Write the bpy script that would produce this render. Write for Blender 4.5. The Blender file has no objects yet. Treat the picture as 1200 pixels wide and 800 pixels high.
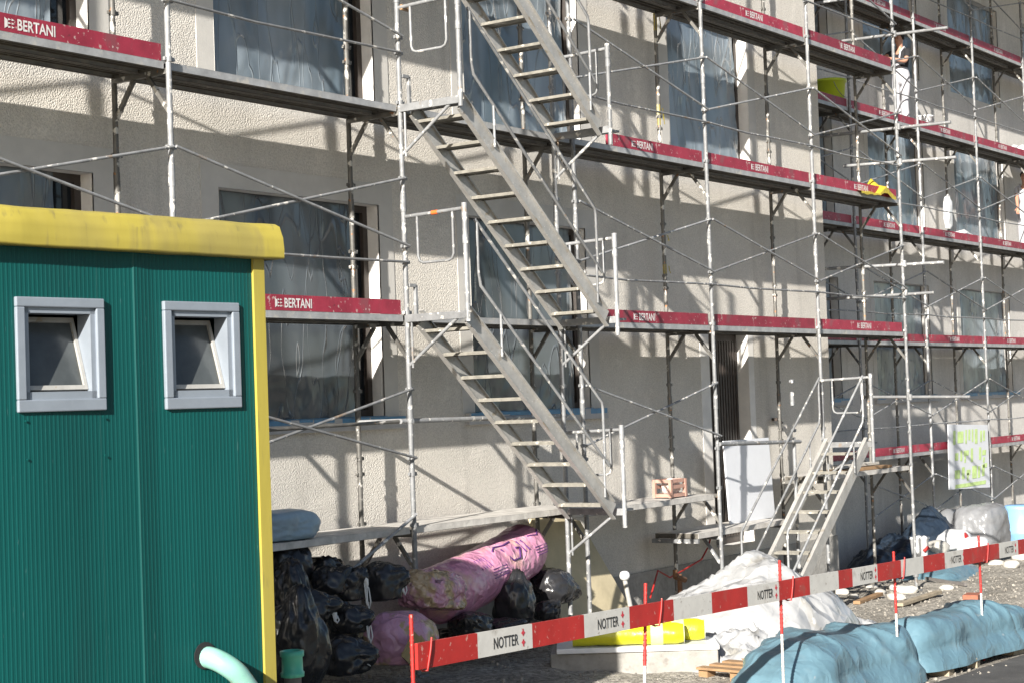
import bpy, bmesh, math, random
from mathutils import Vector, Matrix, noise, Euler
R = math.radians
random.seed(7)
SC = bpy.context.scene
COL = SC.collection

# ------------------------------------------------------------------ camera
CAM = Vector((-10.114, -10.432, 1.1136)); F = 2069.66
YAW, PITCH, ROLL = 0.957755, 0.0358953, -0.0353711
_f = Vector((math.sin(YAW)*math.cos(PITCH), math.cos(YAW)*math.cos(PITCH), math.sin(PITCH)))
_r = Vector((math.cos(YAW), -math.sin(YAW), 0)); _u = _r.cross(_f)
_r2 = _r*math.cos(ROLL) + _u*math.sin(ROLL); _u2 = -_r*math.sin(ROLL) + _u*math.cos(ROLL)
cd = bpy.data.cameras.new('camera'); cam = bpy.data.objects.new('camera', cd); COL.objects.link(cam)
M = Matrix((_r2, _u2, -_f)).transposed().to_4x4(); M.translation = CAM; cam.matrix_world = M
cd.sensor_width = 36; cd.lens = F/1200*36; cd.clip_end = 2000; cd.clip_start = .1
SC.camera = cam

def at(px, py, y):
    """point of a measured sight line on the plane with that world y"""
    d = _f + _r2*((px-600)/F) - _u2*((py-400)/F)
    return CAM + d*((y-CAM.y)/d.y)

def clamp(a, lo=0., hi=1.): return max(lo, min(hi, a))
def sstep(a, b, x):
    t = clamp((x-a)/(b-a)); return t*t*(3-2*t)
def g(x, y=-3.9):
    xc = clamp(x, -40, 40)
    return -1.41 - .03*xc + .03*clamp(y+3.9, 0, 6)*clamp((10-x)/8)
def nz(p, s=1., seed=0.): return noise.noise(Vector((p[0]*s+seed*13.7, p[1]*s-seed*7.1, p[2]*s+seed*3.3)))
def ridge(p, s=1., seed=0.): return 1-abs(nz(p, s, seed))*2

# ------------------------------------------------------------------ materials
def mat(name, col, rough=.6, metal=0., var=.0, vscale=4., bump=0., bscale=40., spots=None, spec=.5, coat=0., streak=False, bdist=.01, detail=4., alpha=None, crumple=0., cscale=5.):
    m = bpy.data.materials.new(name); m.use_nodes = True
    nt = m.node_tree; N, L = nt.nodes, nt.links
    b = N['Principled BSDF']; b.inputs['Roughness'].default_value = rough; b.inputs['Metallic'].default_value = metal
    b.inputs['Specular IOR Level'].default_value = spec
    if coat: b.inputs['Coat Weight'].default_value = coat
    tc = N.new('ShaderNodeTexCoord'); mp = N.new('ShaderNodeMapping'); L.new(tc.outputs['Object'], mp.inputs['Vector'])
    if streak: mp.inputs['Scale'].default_value = (1, 1, .15)
    c = None
    base = N.new('ShaderNodeRGB'); base.outputs[0].default_value = (*col, 1); c = base.outputs[0]
    if var:
        n = N.new('ShaderNodeTexNoise'); n.inputs['Scale'].default_value = vscale; n.inputs['Detail'].default_value = detail
        n.inputs['Roughness'].default_value = .65
        L.new(mp.outputs[0], n.inputs['Vector'])
        mr = N.new('ShaderNodeMapRange'); mr.inputs[1].default_value = .3; mr.inputs[2].default_value = .7
        mr.inputs[3].default_value = 1-var; mr.inputs[4].default_value = 1+var
        L.new(n.outputs['Fac'], mr.inputs[0])
        mx = N.new('ShaderNodeMix'); mx.data_type = 'RGBA'; mx.blend_type = 'MULTIPLY'; mx.inputs[0].default_value = 1
        L.new(c, mx.inputs[6]); L.new(mr.outputs[0], mx.inputs[7]); c = mx.outputs[2]
    for (sc, thr, w, scol) in (spots or []):
        n = N.new('ShaderNodeTexNoise'); n.inputs['Scale'].default_value = sc; n.inputs['Detail'].default_value = 5
        L.new(mp.outputs[0], n.inputs['Vector'])
        mr = N.new('ShaderNodeMapRange'); mr.inputs[1].default_value = thr; mr.inputs[2].default_value = thr+w
        L.new(n.outputs['Fac'], mr.inputs[0])
        mx = N.new('ShaderNodeMix'); mx.data_type = 'RGBA'
        L.new(mr.outputs[0], mx.inputs[0]); L.new(c, mx.inputs[6]); mx.inputs[7].default_value = (*scol, 1); c = mx.outputs[2]
    L.new(c, b.inputs['Base Color'])
    if bump:
        n = N.new('ShaderNodeTexNoise'); n.inputs['Scale'].default_value = bscale; n.inputs['Detail'].default_value = 3
        L.new(mp.outputs[0], n.inputs['Vector'])
        bp = N.new('ShaderNodeBump'); bp.inputs['Strength'].default_value = bump; bp.inputs['Distance'].default_value = bdist
        L.new(n.outputs['Fac'], bp.inputs['Height']); L.new(bp.outputs[0], b.inputs['Normal'])
    if crumple:
        n1 = N.new('ShaderNodeTexNoise'); n1.inputs['Scale'].default_value = cscale*.7; n1.inputs['Detail'].default_value = 2; L.new(tc.outputs['Object'], n1.inputs['Vector'])
        vm = N.new('ShaderNodeVectorMath'); vm.operation = 'MULTIPLY_ADD'; vm.inputs[1].default_value = (.45, .45, .45); L.new(n1.outputs['Color'], vm.inputs[0]); L.new(tc.outputs['Object'], vm.inputs[2])
        v1 = N.new('ShaderNodeTexVoronoi'); v1.feature = 'F2'; v1.inputs['Scale'].default_value = cscale; L.new(vm.outputs[0], v1.inputs['Vector'])
        n2 = N.new('ShaderNodeTexNoise'); n2.noise_type = 'RIDGED_MULTIFRACTAL'; n2.inputs['Scale'].default_value = cscale*1.3; n2.inputs['Detail'].default_value = 3; L.new(vm.outputs[0], n2.inputs['Vector'])
        m1 = N.new('ShaderNodeMath'); m1.operation = 'MULTIPLY_ADD'; m1.inputs[1].default_value = .22; L.new(n2.outputs['Fac'], m1.inputs[0]); L.new(v1.outputs['Distance'], m1.inputs[2])
        bp = N.new('ShaderNodeBump'); bp.inputs['Strength'].default_value = crumple; bp.inputs['Distance'].default_value = bdist; L.new(m1.outputs[0], bp.inputs['Height']); L.new(bp.outputs[0], b.inputs['Normal'])
    if alpha is not None: b.inputs['Alpha'].default_value = alpha
    return m

WHITE = (.72, .71, .69)
MT = {}
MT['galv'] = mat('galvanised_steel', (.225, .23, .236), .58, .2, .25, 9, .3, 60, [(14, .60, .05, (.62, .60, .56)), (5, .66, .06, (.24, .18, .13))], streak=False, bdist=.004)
MT['galv_shade'] = mat('shaded_stained_steel', (.13, .125, .115), .55, .25, .35, 7, .4, 50, [(9, .585, .05, (.60, .58, .54)), (16, .66, .04, (.30, .15, .07))], bdist=.005)  # darker base puts the inner row's shade into the colour; splatter and rust are real
MT['alu'] = mat('stair_aluminium', (.42, .41, .39), .5, .35, .18, 6, .2, 40, [(7, .62, .08, (.30, .26, .20)), (30, .66, .04, (.66, .63, .58))], bdist=.004)
MT['tread'] = mat('stair_tread', (.20, .19, .165), .7, .1, .25, 14, .4, 90, [(11, .6, .08, (.55, .52, .46))], bdist=.004)
MT['deckshade'] = mat('deck_underside_shade', (.115, .105, .09), .7, .2, .3, 6, .4, 60, [(7, .64, .06, (.25, .23, .2))])  # same steel as the deck, its underside shade put into the colour
MT['deck'] = mat('steel_deck', (.36, .365, .37), .55, .3, .25, 5, .4, 70, [(6, .58, .1, (.50, .48, .44)), (3, .68, .08, (.20, .15, .10))], bdist=.004)
MT['deckdusty'] = mat('dusty_deck', (.48, .46, .43), .8, .05, .25, 5, .5, 50, [(6, .55, .1, (.60, .58, .54))], bdist=.006)
MT['red'] = mat('toeboard_red', (.27, .022, .045), .55, 0, .2, 5, .3, 40, [(3.5, .60, .08, (.22, .05, .065)), (16, .64, .05, (.42, .27, .26)), (40, .68, .03, (.5, .4, .38)), (6, .70, .05, (.12, .02, .03))], bdist=.003)
def vary(m, lo=.8, hi=1.25):
    nt = m.node_tree; N, L = nt.nodes, nt.links; b = N['Principled BSDF']; src = b.inputs['Base Color'].links[0].from_socket
    oi = N.new('ShaderNodeObjectInfo'); mr = N.new('ShaderNodeMapRange'); mr.inputs[3].default_value = lo; mr.inputs[4].default_value = hi; L.new(oi.outputs['Random'], mr.inputs[0])
    mx = N.new('ShaderNodeMix'); mx.data_type = 'RGBA'; mx.blend_type = 'MULTIPLY'; mx.inputs[0].default_value = 1; L.new(src, mx.inputs[6]); L.new(mr.outputs[0], mx.inputs[7]); L.new(mx.outputs[2], b.inputs['Base Color'])
for k in ('red', 'galv', 'galv_shade'): vary(MT[k])
MT['letter'] = mat('lettering_white', (.64, .62, .61), .6, 0, .15, 30, spots=[(26, .69, .04, (.42, .18, .19))])
MT['plastic_white'] = mat('white_plastic', (.70, .71, .72), .35, 0, .06, 6, .25, 14, bdist=.02)
MT['sheetwhite'] = mat('white_tarp', (.34, .345, .35), .22, 0, .14, 3, 0, 9, [(4, .58, .12, (.30, .29, .265)), (8, .62, .06, (.46, .46, .46))], bdist=.08, crumple=.75, cscale=3)
MT['green'] = mat('cabin_green', (.002, .066, .062), .5, 0, .2, 1.3, 0, 40, [(2.2, .58, .2, (.005, .048, .047)), (60, .70, .04, (.03, .10, .095)), (3.3, .68, .1, (.010, .08, .072))], streak=True, spec=.25)
MT['yellow'] = mat('cabin_yellow', (.385, .318, .055), .55, 0, .16, 3, .15, 30, [(2.5, .46, .2, (.30, .25, .065)), (6, .54, .16, (.26, .215, .065)), (22, .60, .16, (.22, .185, .06))], streak=True, bdist=.004)
MT['winframe'] = mat('window_grey', (.25, .285, .33), .42, .2, .08, 6)
MT['sash'] = mat('sash_white', (.36, .355, .335), .5, 0, .15, 12, spots=[(20, .65, .06, (.3, .26, .2))])
MT['cabglass'] = mat('dusty_glass', (.060, .068, .07), .22, 0, .25, 5, .1, 5, bdist=.02)
MT['dark'] = mat('dark_interior', (.012, .012, .014), .9)
MT['darkframe'] = mat('dark_frame', (.045, .035, .03), .5, 0, .3, 8)
MT['glass'] = mat('window_glass', (.012, .015, .018), .06, 0)
MT['jamb'] = mat('white_jamb', (.68, .665, .64), .75, 0, .08, 5, .2, 30)
MT['surround'] = mat('smooth_render', (.52, .505, .475), .85, 0, .08, 3, .25, 60, bdist=.004)
MT['sill'] = mat('sill_render', (.42, .415, .41), .8, 0, .1, 5, .2, 40)
MT['bluefilm'] = mat('blue_film', (.06, .20, .36), .35, 0, .2, 9, .4, 20)
MT['black'] = mat('black_bag', (.022, .022, .024), .25, 0, .2, 5, bdist=.06, spec=.55, crumple=.34, cscale=4.4)
MT['string'] = mat('white_string', (.72, .72, .70), .6)
MT['cord'] = mat('grey_knot', (.42, .42, .42), .6)
MT['ink'] = mat('purple_ink', (.10, .03, .17), .5)
MT['bluetarp'] = mat('blue_tarp', (.105, .19, .238), .34, 0, .12, 4, 0, 12, [(4, .60, .12, (.135, .22, .265)), (11, .70, .04, (.2, .25, .28))], bdist=.05, crumple=.42, cscale=4.5)
MT['paleblue'] = mat('pale_blue_tarp', (.24, .34, .42), .4, 0, .12, 5, bdist=.04, crumple=.4, cscale=3.5)
MT['navy'] = mat('dark_blue_tarp', (.018, .028, .044), .35, 0, .2, 5, bdist=.05, crumple=.5, cscale=4)
MT['fluo'] = mat('yellow_film', (.52, .51, .015), .32, 0, .08, 6, .4, 22, bdist=.01)
MT['foamend'] = mat('foam_end', (.62, .61, .50), .8, 0, .2, 20, .4, 40)
MT['concrete'] = mat('concrete', (.28, .27, .25), .85, 0, .2, 6, .5, 50, [(5, .6, .12, (.42, .40, .37)), (9, .62, .1, (.20, .185, .17))], bdist=.008)
MT['wood'] = mat('raw_wood', (.27, .165, .085), .75, 0, .25, 8, .4, 40, bdist=.005)
MT['oldwood'] = mat('old_wood', (.30, .25, .18), .8, 0, .25, 8, .4, 40, bdist=.005)
MT['board'] = mat('white_board', (.64, .66, .70), .45, 0, .03, 4)
MT['beige'] = mat('beige_board', (.52, .45, .30), .8, 0, .12, 4, .3, 30, bdist=.005)
MT['redpaint'] = mat('barrier_red', (.36, .020, .017), .5, 0, .16, 5, .1, 30, [(6, .60, .1, (.30, .05, .04)), (22, .64, .04, (.42, .20, .17)), (60, .69, .03, (.45, .3, .28))], bdist=.003)
MT['whitepaint'] = mat('barrier_white', (.52, .51, .48), .5, 0, .1, 7, .1, 30, [(7, .60, .1, (.40, .38, .35)), (30, .66, .05, (.30, .27, .24))], bdist=.003)
MT['inkblack'] = mat('black_print', (.03, .03, .03), .6)
MT['diamond'] = mat('red_print', (.50, .04, .06), .6)
MT['mint'] = mat('mint_pipe', (.10, .52, .36), .35, 0, .08, 8)
MT['mintpale'] = mat('pale_mint_pipe', (.24, .47, .40), .4, 0, .12, 6, spots=[(6, .64, .06, (.30, .36, .20)), (3, .6, .15, (.16, .36, .30))])
MT['greypipe'] = mat('grey_pipe', (.14, .13, .125), .7, 0, .2, 12)
MT['orange'] = mat('orange_tape', (.75, .14, .03), .5)
MT['crate'] = mat('orange_crate', (.40, .235, .185), .6, 0, .2, 12)
MT['pinkwhite'] = mat('pale_sack', (.62, .50, .46), .6, 0, .15, 14, .4, 30)
MT['bucketlime'] = mat('lime_bucket', (.50, .60, .03), .4)
MT['brick'] = mat('red_brick', (.28, .10, .06), .85, 0, .2, 14, .4, 40)
MT['plaster_lump'] = mat('plaster_lump', (.46, .44, .40), .9, 0, .1, 9, .5, 40)
MT['skin'] = mat('skin', (.42, .22, .15), .55)
MT['hair'] = mat('dark_hair', (.012, .010, .010), .7)
MT['blacktee'] = mat('black_shirt', (.014, .014, .017), .85)
MT['overalls'] = mat('white_overalls', (.42, .42, .45), .85, 0, .06, 14)
MT['limepaint'] = mat('lime_paint', (.52, .68, .27), .6, 0, .2, 9)
MT['bluebox'] = mat('blue_drum', (.20, .38, .62), .4, 0, .06, 5)
MT['yellowtape'] = mat('yellow_tape', (.46, .36, .03), .5, 0, .3, 20)
MT['greyfilm'] = mat('grey_film', (.19, .195, .205), .26, 0, .12, 5, bdist=.05, crumple=.4, cscale=3)
MT['rust'] = mat('rusty_steel', (.20, .10, .05), .75, .2, .3, 8)

def pink_mat():
    m = mat('pink_sack', (.52, .28, .39), .3, 0, .12, 5, 0, 13, [(3.2, .52, .06, (.40, .31, .17)), (4.4, .60, .08, (.50, .36, .42)), (9, .62, .05, (.34, .26, .13))], bdist=.06, crumple=.6, cscale=6)
    return m
MT['pink'] = pink_mat()
MT['pinklong'] = mat('pink_film_roll', (.56, .25, .38), .3, 0, .12, 5, 0, 12, [(2.6, .53, .14, (.56, .37, .28)), (5, .58, .14, (.62, .42, .48))], bdist=.05, crumple=.6, cscale=6)
MT['clearsack'] = mat('clear_sack', (.44, .33, .20), .18, 0, .15, 6, 0, 12, [(3.4, .44, .07, (.54, .28, .38)), (5, .60, .07, (.62, .55, .52)), (7, .63, .05, (.20, .11, .14))], bdist=.07, crumple=.9, cscale=6.5, spec=.7)
MT['carton'] = mat('cardboard', (.34, .26, .13), .8, 0, .1, 6, .2, 20)

def plaster_mat(name, col, bump, scale):
    m = bpy.data.materials.new(name); m.use_nodes = True; nt = m.node_tree; N, L = nt.nodes, nt.links
    b = N['Principled BSDF']; b.inputs['Roughness'].default_value = .95; b.inputs['Specular IOR Level'].default_value = .15
    tc = N.new('ShaderNodeTexCoord')
    big = N.new('ShaderNodeTexNoise'); big.inputs['Scale'].default_value = .9; big.inputs['Detail'].default_value = 5; L.new(tc.outputs['Object'], big.inputs['Vector'])
    mr = N.new('ShaderNodeMapRange'); mr.inputs[1].default_value = .3; mr.inputs[2].default_value = .7; mr.inputs[3].default_value = .9; mr.inputs[4].default_value = 1.08; L.new(big.outputs['Fac'], mr.inputs[0])
    fine = N.new('ShaderNodeTexNoise'); fine.inputs['Scale'].default_value = scale; fine.inputs['Detail'].default_value = 4; L.new(tc.outputs['Object'], fine.inputs['Vector'])
    vor = N.new('ShaderNodeTexVoronoi'); vor.inputs['Scale'].default_value = scale*1.5; L.new(tc.outputs['Object'], vor.inputs['Vector'])
    mr2 = N.new('ShaderNodeMapRange'); mr2.inputs[1].default_value = .3; mr2.inputs[2].default_value = .7; mr2.inputs[3].default_value = .84; mr2.inputs[4].default_value = 1.10; L.new(fine.outputs['Fac'], mr2.inputs[0])
    mp = N.new('ShaderNodeMapping'); mp.inputs['Scale'].default_value = (2.2, 2.2, .18); L.new(tc.outputs['Object'], mp.inputs['Vector'])
    st = N.new('ShaderNodeTexNoise'); st.inputs['Scale'].default_value = 1.6; st.inputs['Detail'].default_value = 5; L.new(mp.outputs[0], st.inputs['Vector'])
    mr3 = N.new('ShaderNodeMapRange'); mr3.inputs[1].default_value = .55; mr3.inputs[2].default_value = .78; mr3.inputs[3].default_value = 1.0; mr3.inputs[4].default_value = .80; L.new(st.outputs['Fac'], mr3.inputs[0])
    pt = N.new('ShaderNodeTexNoise'); pt.inputs['Scale'].default_value = 2.3; pt.inputs['Detail'].default_value = 6; pt.inputs['Roughness'].default_value = .7; L.new(tc.outputs['Object'], pt.inputs['Vector'])
    mr4 = N.new('ShaderNodeMapRange'); mr4.inputs[1].default_value = .56; mr4.inputs[2].default_value = .64; mr4.inputs[3].default_value = 1.0; mr4.inputs[4].default_value = 1.09; L.new(pt.outputs['Fac'], mr4.inputs[0])
    mu0 = N.new('ShaderNodeMath'); mu0.operation = 'MULTIPLY'; L.new(mr3.outputs[0], mu0.inputs[0]); L.new(mr4.outputs[0], mu0.inputs[1])
    mu1 = N.new('ShaderNodeMath'); mu1.operation = 'MULTIPLY'; L.new(mr.outputs[0], mu1.inputs[0]); L.new(mu0.outputs[0], mu1.inputs[1])
    mul = N.new('ShaderNodeMath'); mul.operation = 'MULTIPLY'; L.new(mu1.outputs[0], mul.inputs[0]); L.new(mr2.outputs[0], mul.inputs[1])
    mx = N.new('ShaderNodeMix'); mx.data_type = 'RGBA'; mx.blend_type = 'MULTIPLY'; mx.inputs[0].default_value = 1; mx.inputs[6].default_value = (*col, 1); L.new(mul.outputs[0], mx.inputs[7])
    L.new(mx.outputs[2], b.inputs['Base Color'])
    ad = N.new('ShaderNodeMath'); ad.operation = 'SUBTRACT'; L.new(fine.outputs['Fac'], ad.inputs[0]); L.new(vor.outputs['Distance'], ad.inputs[1])
    bp = N.new('ShaderNodeBump'); bp.inputs['Strength'].default_value = bump; bp.inputs['Distance'].default_value = .010; L.new(ad.outputs[0], bp.inputs['Height']); L.new(bp.outputs[0], b.inputs['Normal'])
    return m
MT['plaster'] = plaster_mat('rough_plaster', (.61, .58, .53), .6, 52)
MT['plaster2'] = plaster_mat('grey_plaster', (.57, .55, .52), .3, 50)
MT['plinth'] = plaster_mat('plinth_concrete', (.33, .32, .30), .4, 14)

def sheet_mat(name, c1, c2):
    m = bpy.data.materials.new(name); m.use_nodes = True; nt = m.node_tree; N, L = nt.nodes, nt.links
    b = N['Principled BSDF']; b.inputs['Roughness'].default_value = .16; b.inputs['Specular IOR Level'].default_value = .7
    tc = N.new('ShaderNodeTexCoord'); mp = N.new('ShaderNodeMapping'); mp.inputs['Scale'].default_value = (1, 1, .22); mp.inputs['Rotation'].default_value = (0, R(5), 0); L.new(tc.outputs['Object'], mp.inputs['Vector'])
    n = N.new('ShaderNodeTexNoise'); n.inputs['Scale'].default_value = 1.3; n.inputs['Detail'].default_value = 3; n.inputs['Distortion'].default_value = .5; L.new(mp.outputs[0], n.inputs['Vector'])
    cr = N.new('ShaderNodeValToRGB'); cr.color_ramp.elements[0].position = .35; cr.color_ramp.elements[1].position = .68
    cr.color_ramp.elements[0].color = (*c1, 1); cr.color_ramp.elements[1].color = (*c2, 1); L.new(n.outputs['Fac'], cr.inputs[0])
    # thin pale lines along the sharp creases
    w = N.new('ShaderNodeTexNoise'); w.inputs['Scale'].default_value = 1.1; w.inputs['Detail'].default_value = 2; L.new(mp.outputs[0], w.inputs['Vector'])
    va = N.new('ShaderNodeVectorMath'); va.operation = 'MULTIPLY_ADD'; va.inputs[1].default_value = (.45, .45, .45); L.new(w.outputs['Color'], va.inputs[0]); L.new(mp.outputs[0], va.inputs[2])
    hs = []
    for sc_, wd in ((2.2, .010), (4.6, .014)):
        k = N.new('ShaderNodeTexNoise'); k.inputs['Scale'].default_value = sc_; k.inputs['Detail'].default_value = 1; L.new(va.outputs[0], k.inputs['Vector'])
        sb = N.new('ShaderNodeMath'); sb.operation = 'SUBTRACT'; sb.inputs[1].default_value = .5; L.new(k.outputs['Fac'], sb.inputs[0])
        ab = N.new('ShaderNodeMath'); ab.operation = 'ABSOLUTE'; L.new(sb.outputs[0], ab.inputs[0])
        mr = N.new('ShaderNodeMapRange'); mr.inputs[1].default_value = 0; mr.inputs[2].default_value = wd; mr.inputs[3].default_value = 1; mr.inputs[4].default_value = 0; L.new(ab.outputs[0], mr.inputs[0])
        hs.append(mr)
    mk = N.new('ShaderNodeTexNoise'); mk.inputs['Scale'].default_value = 2.2; mk.inputs['Detail'].default_value = 3; L.new(tc.outputs['Object'], mk.inputs['Vector'])
    mm = N.new('ShaderNodeMapRange'); mm.inputs[1].default_value = .5; mm.inputs[2].default_value = .72; mm.inputs[3].default_value = 0; mm.inputs[4].default_value = .6; L.new(mk.outputs['Fac'], mm.inputs[0])
    mxx = N.new('ShaderNodeMath'); mxx.operation = 'MAXIMUM'; L.new(hs[0].outputs[0], mxx.inputs[0]); L.new(hs[1].outputs[0], mxx.inputs[1])
    fm = N.new('ShaderNodeMath'); fm.operation = 'MULTIPLY'; L.new(mxx.outputs[0], fm.inputs[0]); L.new(mm.outputs[0], fm.inputs[1])
    mx = N.new('ShaderNodeMix'); mx.data_type = 'RGBA'; L.new(fm.outputs[0], mx.inputs[0]); L.new(cr.outputs[0], mx.inputs[6]); mx.inputs[7].default_value = (.40, .42, .43, 1); L.new(mx.outputs[2], b.inputs['Base Color'])
    ad = N.new('ShaderNodeMath'); ad.operation = 'MULTIPLY_ADD'; ad.inputs[1].default_value = .35; L.new(mxx.outputs[0], ad.inputs[0]); L.new(w.outputs['Fac'], ad.inputs[2])
    bp = N.new('ShaderNodeBump'); bp.inputs['Strength'].default_value = .6; bp.inputs['Distance'].default_value = .035; L.new(ad.outputs[0], bp.inputs['Height']); L.new(bp.outputs[0], b.inputs['Normal'])
    return m
MT['sheet'] = sheet_mat('window_film', (.055, .066, .077), (.15, .172, .19))
MT['sheetblue'] = sheet_mat('window_film_blue', (.095, .125, .15), (.30, .345, .385))

def ground_mat():
    m = bpy.data.materials.new('gravel_ground'); m.use_nodes = True; nt = m.node_tree; N, L = nt.nodes, nt.links
    b = N['Principled BSDF']; b.inputs['Roughness'].default_value = .95; b.inputs['Specular IOR Level'].default_value = .2
    tc = N.new('ShaderNodeTexCoord')
    v = N.new('ShaderNodeTexVoronoi'); v.inputs['Scale'].default_value = 26; L.new(tc.outputs['Object'], v.inputs['Vector'])
    v2 = N.new('ShaderNodeTexVoronoi'); v2.inputs['Scale'].default_value = 60; L.new(tc.outputs['Object'], v2.inputs['Vector'])
    n = N.new('ShaderNodeTexNoise'); n.inputs['Scale'].default_value = 1.1; n.inputs['Detail'].default_value = 6; L.new(tc.outputs['Object'], n.inputs['Vector'])
    cr = N.new('ShaderNodeValToRGB'); e = cr.color_ramp.elements; e[0].position = .32; e[0].color = (.24, .22, .19, 1); e[1].position = .68; e[1].color = (.43, .40, .35, 1)
    L.new(n.outputs['Fac'], cr.inputs[0])
    sep = N.new('ShaderNodeSeparateColor'); L.new(v.outputs['Color'], sep.inputs[0])
    mr = N.new('ShaderNodeMapRange'); mr.inputs[3].default_value = .55; mr.inputs[4].default_value = 1.35; L.new(sep.outputs[0], mr.inputs[0])
    mx = N.new('ShaderNodeMix'); mx.data_type = 'RGBA'; mx.blend_type = 'MULTIPLY'; mx.inputs[0].default_value = 1; L.new(cr.outputs[0], mx.inputs[6]); L.new(mr.outputs[0], mx.inputs[7]); L.new(mx.outputs[2], b.inputs['Base Color'])
    ad = N.new('ShaderNodeMath'); ad.operation = 'ADD'; L.new(v.outputs['Distance'], ad.inputs[0]); L.new(v2.outputs['Distance'], ad.inputs[1])
    bp = N.new('ShaderNodeBump'); bp.invert = True; bp.inputs['Strength'].default_value = .9; bp.inputs['Distance'].default_value = .025; L.new(ad.outputs[0], bp.inputs['Height']); L.new(bp.outputs[0], b.inputs['Normal'])
    return m
MT['ground'] = ground_mat()
MT['asphalt'] = mat('asphalt', (.058, .056, .054), .9, 0, .3, 3, .6, 120, [(1.6, .58, .2, (.15, .14, .125)), (90, .66, .05, (.2, .19, .18))], bdist=.006)
MT['stone'] = mat('loose_stone', (.26, .24, .21), .9, 0, .35, 2, .4, 40)

# ------------------------------------------------------------------ mesh builder
class MB:
    def __init__(s): s.v = []; s.f = []; s.sm = []; s.mi = []; s.cur = 0
    def add(s, vs, fs, smooth=False):
        o = len(s.v); s.v += [tuple(v) for v in vs]
        for f in fs: s.f.append(tuple(i+o for i in f)); s.sm.append(smooth); s.mi.append(s.cur)
    def box(s, c, d, rot=None):
        c = Vector(c); h = Vector(d)/2; vs = []
        for x in (-1, 1):
            for y in (-1, 1):
                for z in (-1, 1):
                    p = Vector((x*h.x, y*h.y, z*h.z)); vs.append(c + (rot @ p if rot else p))
        s.add(vs, [(0,1,3,2),(4,6,7,5),(0,4,5,1),(2,3,7,6),(0,2,6,4),(1,5,7,3)])
    def b2(s, x0, x1, y0, y1, z0, z1): s.box(((x0+x1)/2, (y0+y1)/2, (z0+z1)/2), (x1-x0, y1-y0, z1-z0))
    def bar(s, a, b, w, h, up=Vector((0,0,1))):
        a, b = Vector(a), Vector(b); d = b-a; L = d.length; x = d/L
        y = up.cross(x)
        if y.length < 1e-4: y = Vector((0,1,0)).cross(x)
        y.normalize(); z = x.cross(y)
        s.box((a+b)/2, (L, w, h), Matrix((x, y, z)).transposed())
    def tube(s, pts, r, n=8, closed=False, caps=True):
        pts = [Vector(p) for p in pts]; m = len(pts); rings = []
        for i, p in enumerate(pts):
            a = pts[i-1] if (i > 0 or closed) else p; b = pts[(i+1) % m] if (i < m-1 or closed) else p
            t = (b-a); t = t.normalized() if t.length > 1e-9 else Vector((0,0,1))
            if i == 0:
                ref = Vector((0,0,1)) if abs(t.z) < .9 else Vector((1,0,0)); u = t.cross(ref).normalized()
            else:
                u = (u - t*u.dot(t)); u = u.normalized() if u.length > 1e-6 else t.orthogonal().normalized()
            w = t.cross(u); rr = r[i] if isinstance(r, (list, tuple)) else r
            rings.append([p + (u*math.cos(2*math.pi*k/n) + w*math.sin(2*math.pi*k/n))*rr for k in range(n)])
        vs = [v for rg in rings for v in rg]; fs = []
        for i in range(m if closed else m-1):
            j = (i+1) % m
            for k in range(n): fs.append((i*n+k, i*n+(k+1) % n, j*n+(k+1) % n, j*n+k))
        s.add(vs, fs, True)
        if caps and not closed:
            s.add(rings[0], [tuple(range(n-1, -1, -1))]); s.add(rings[-1], [tuple(range(n))])
    def grid(s, fn, nu, nv, smooth=True):
        vs = [fn(i/nu, j/nv) for j in range(nv+1) for i in range(nu+1)]
        s.add(vs, [(j*(nu+1)+i, j*(nu+1)+i+1, (j+1)*(nu+1)+i+1, (j+1)*(nu+1)+i) for j in range(nv) for i in range(nu)], smooth)
    def lathe(s, c, prof, n=20, axis=Vector((0,0,1)), caps=True):
        axis = Vector(axis).normalized(); u = axis.orthogonal().normalized(); w = axis.cross(u); c = Vector(c); m = len(prof)
        vs = [c + axis*h + (u*math.cos(2*math.pi*k/n) + w*math.sin(2*math.pi*k/n))*r for r, h in prof for k in range(n)]
        s.add(vs, [(i*n+k, i*n+(k+1) % n, (i+1)*n+(k+1) % n, (i+1)*n+k) for i in range(m-1) for k in range(n)], True)
        if caps: s.add(vs[:n], [tuple(range(n-1, -1, -1))]); s.add(vs[-n:], [tuple(range(n))])
    def mesh(s, name, mats):
        me = bpy.data.meshes.new(name); me.from_pydata(s.v, [], s.f)
        me.polygons.foreach_set('use_smooth', s.sm); me.polygons.foreach_set('material_index', s.mi)
        for m in (mats if isinstance(mats, (list, tuple)) else [mats]): me.materials.append(m)
        me.validate(); me.update(); return me
    def build(s, name, mats, parent=None): return link(name, s.mesh(name, mats), parent)

def link(name, me, parent=None):
    o = bpy.data.objects.new(name, me); COL.objects.link(o)
    if parent: o.parent = parent; o.matrix_parent_inverse = parent.matrix_world.inverted()
    return o
def tag(o, label=None, cat=None, group=None, kind=None):
    if label: o['label'] = label
    if cat: o['category'] = cat
    if group: o['group'] = group
    if kind: o['kind'] = kind
    return o
def empty(name, loc, label, cat, group=None, rz=0):
    o = bpy.data.objects.new(name, None); o.empty_display_size = .2; COL.objects.link(o)
    o.location = loc; o.rotation_euler = (0, 0, rz)
    o.matrix_world = Matrix.Translation(Vector(loc)) @ Matrix.Rotation(rz, 4, 'Z')
    return tag(o, label, cat, group)
def bevel(o, w=.004, seg=2):
    m = o.modifiers.new('bevel', 'BEVEL'); m.width = w; m.segments = seg; m.limit_method = 'ANGLE'; return o

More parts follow.
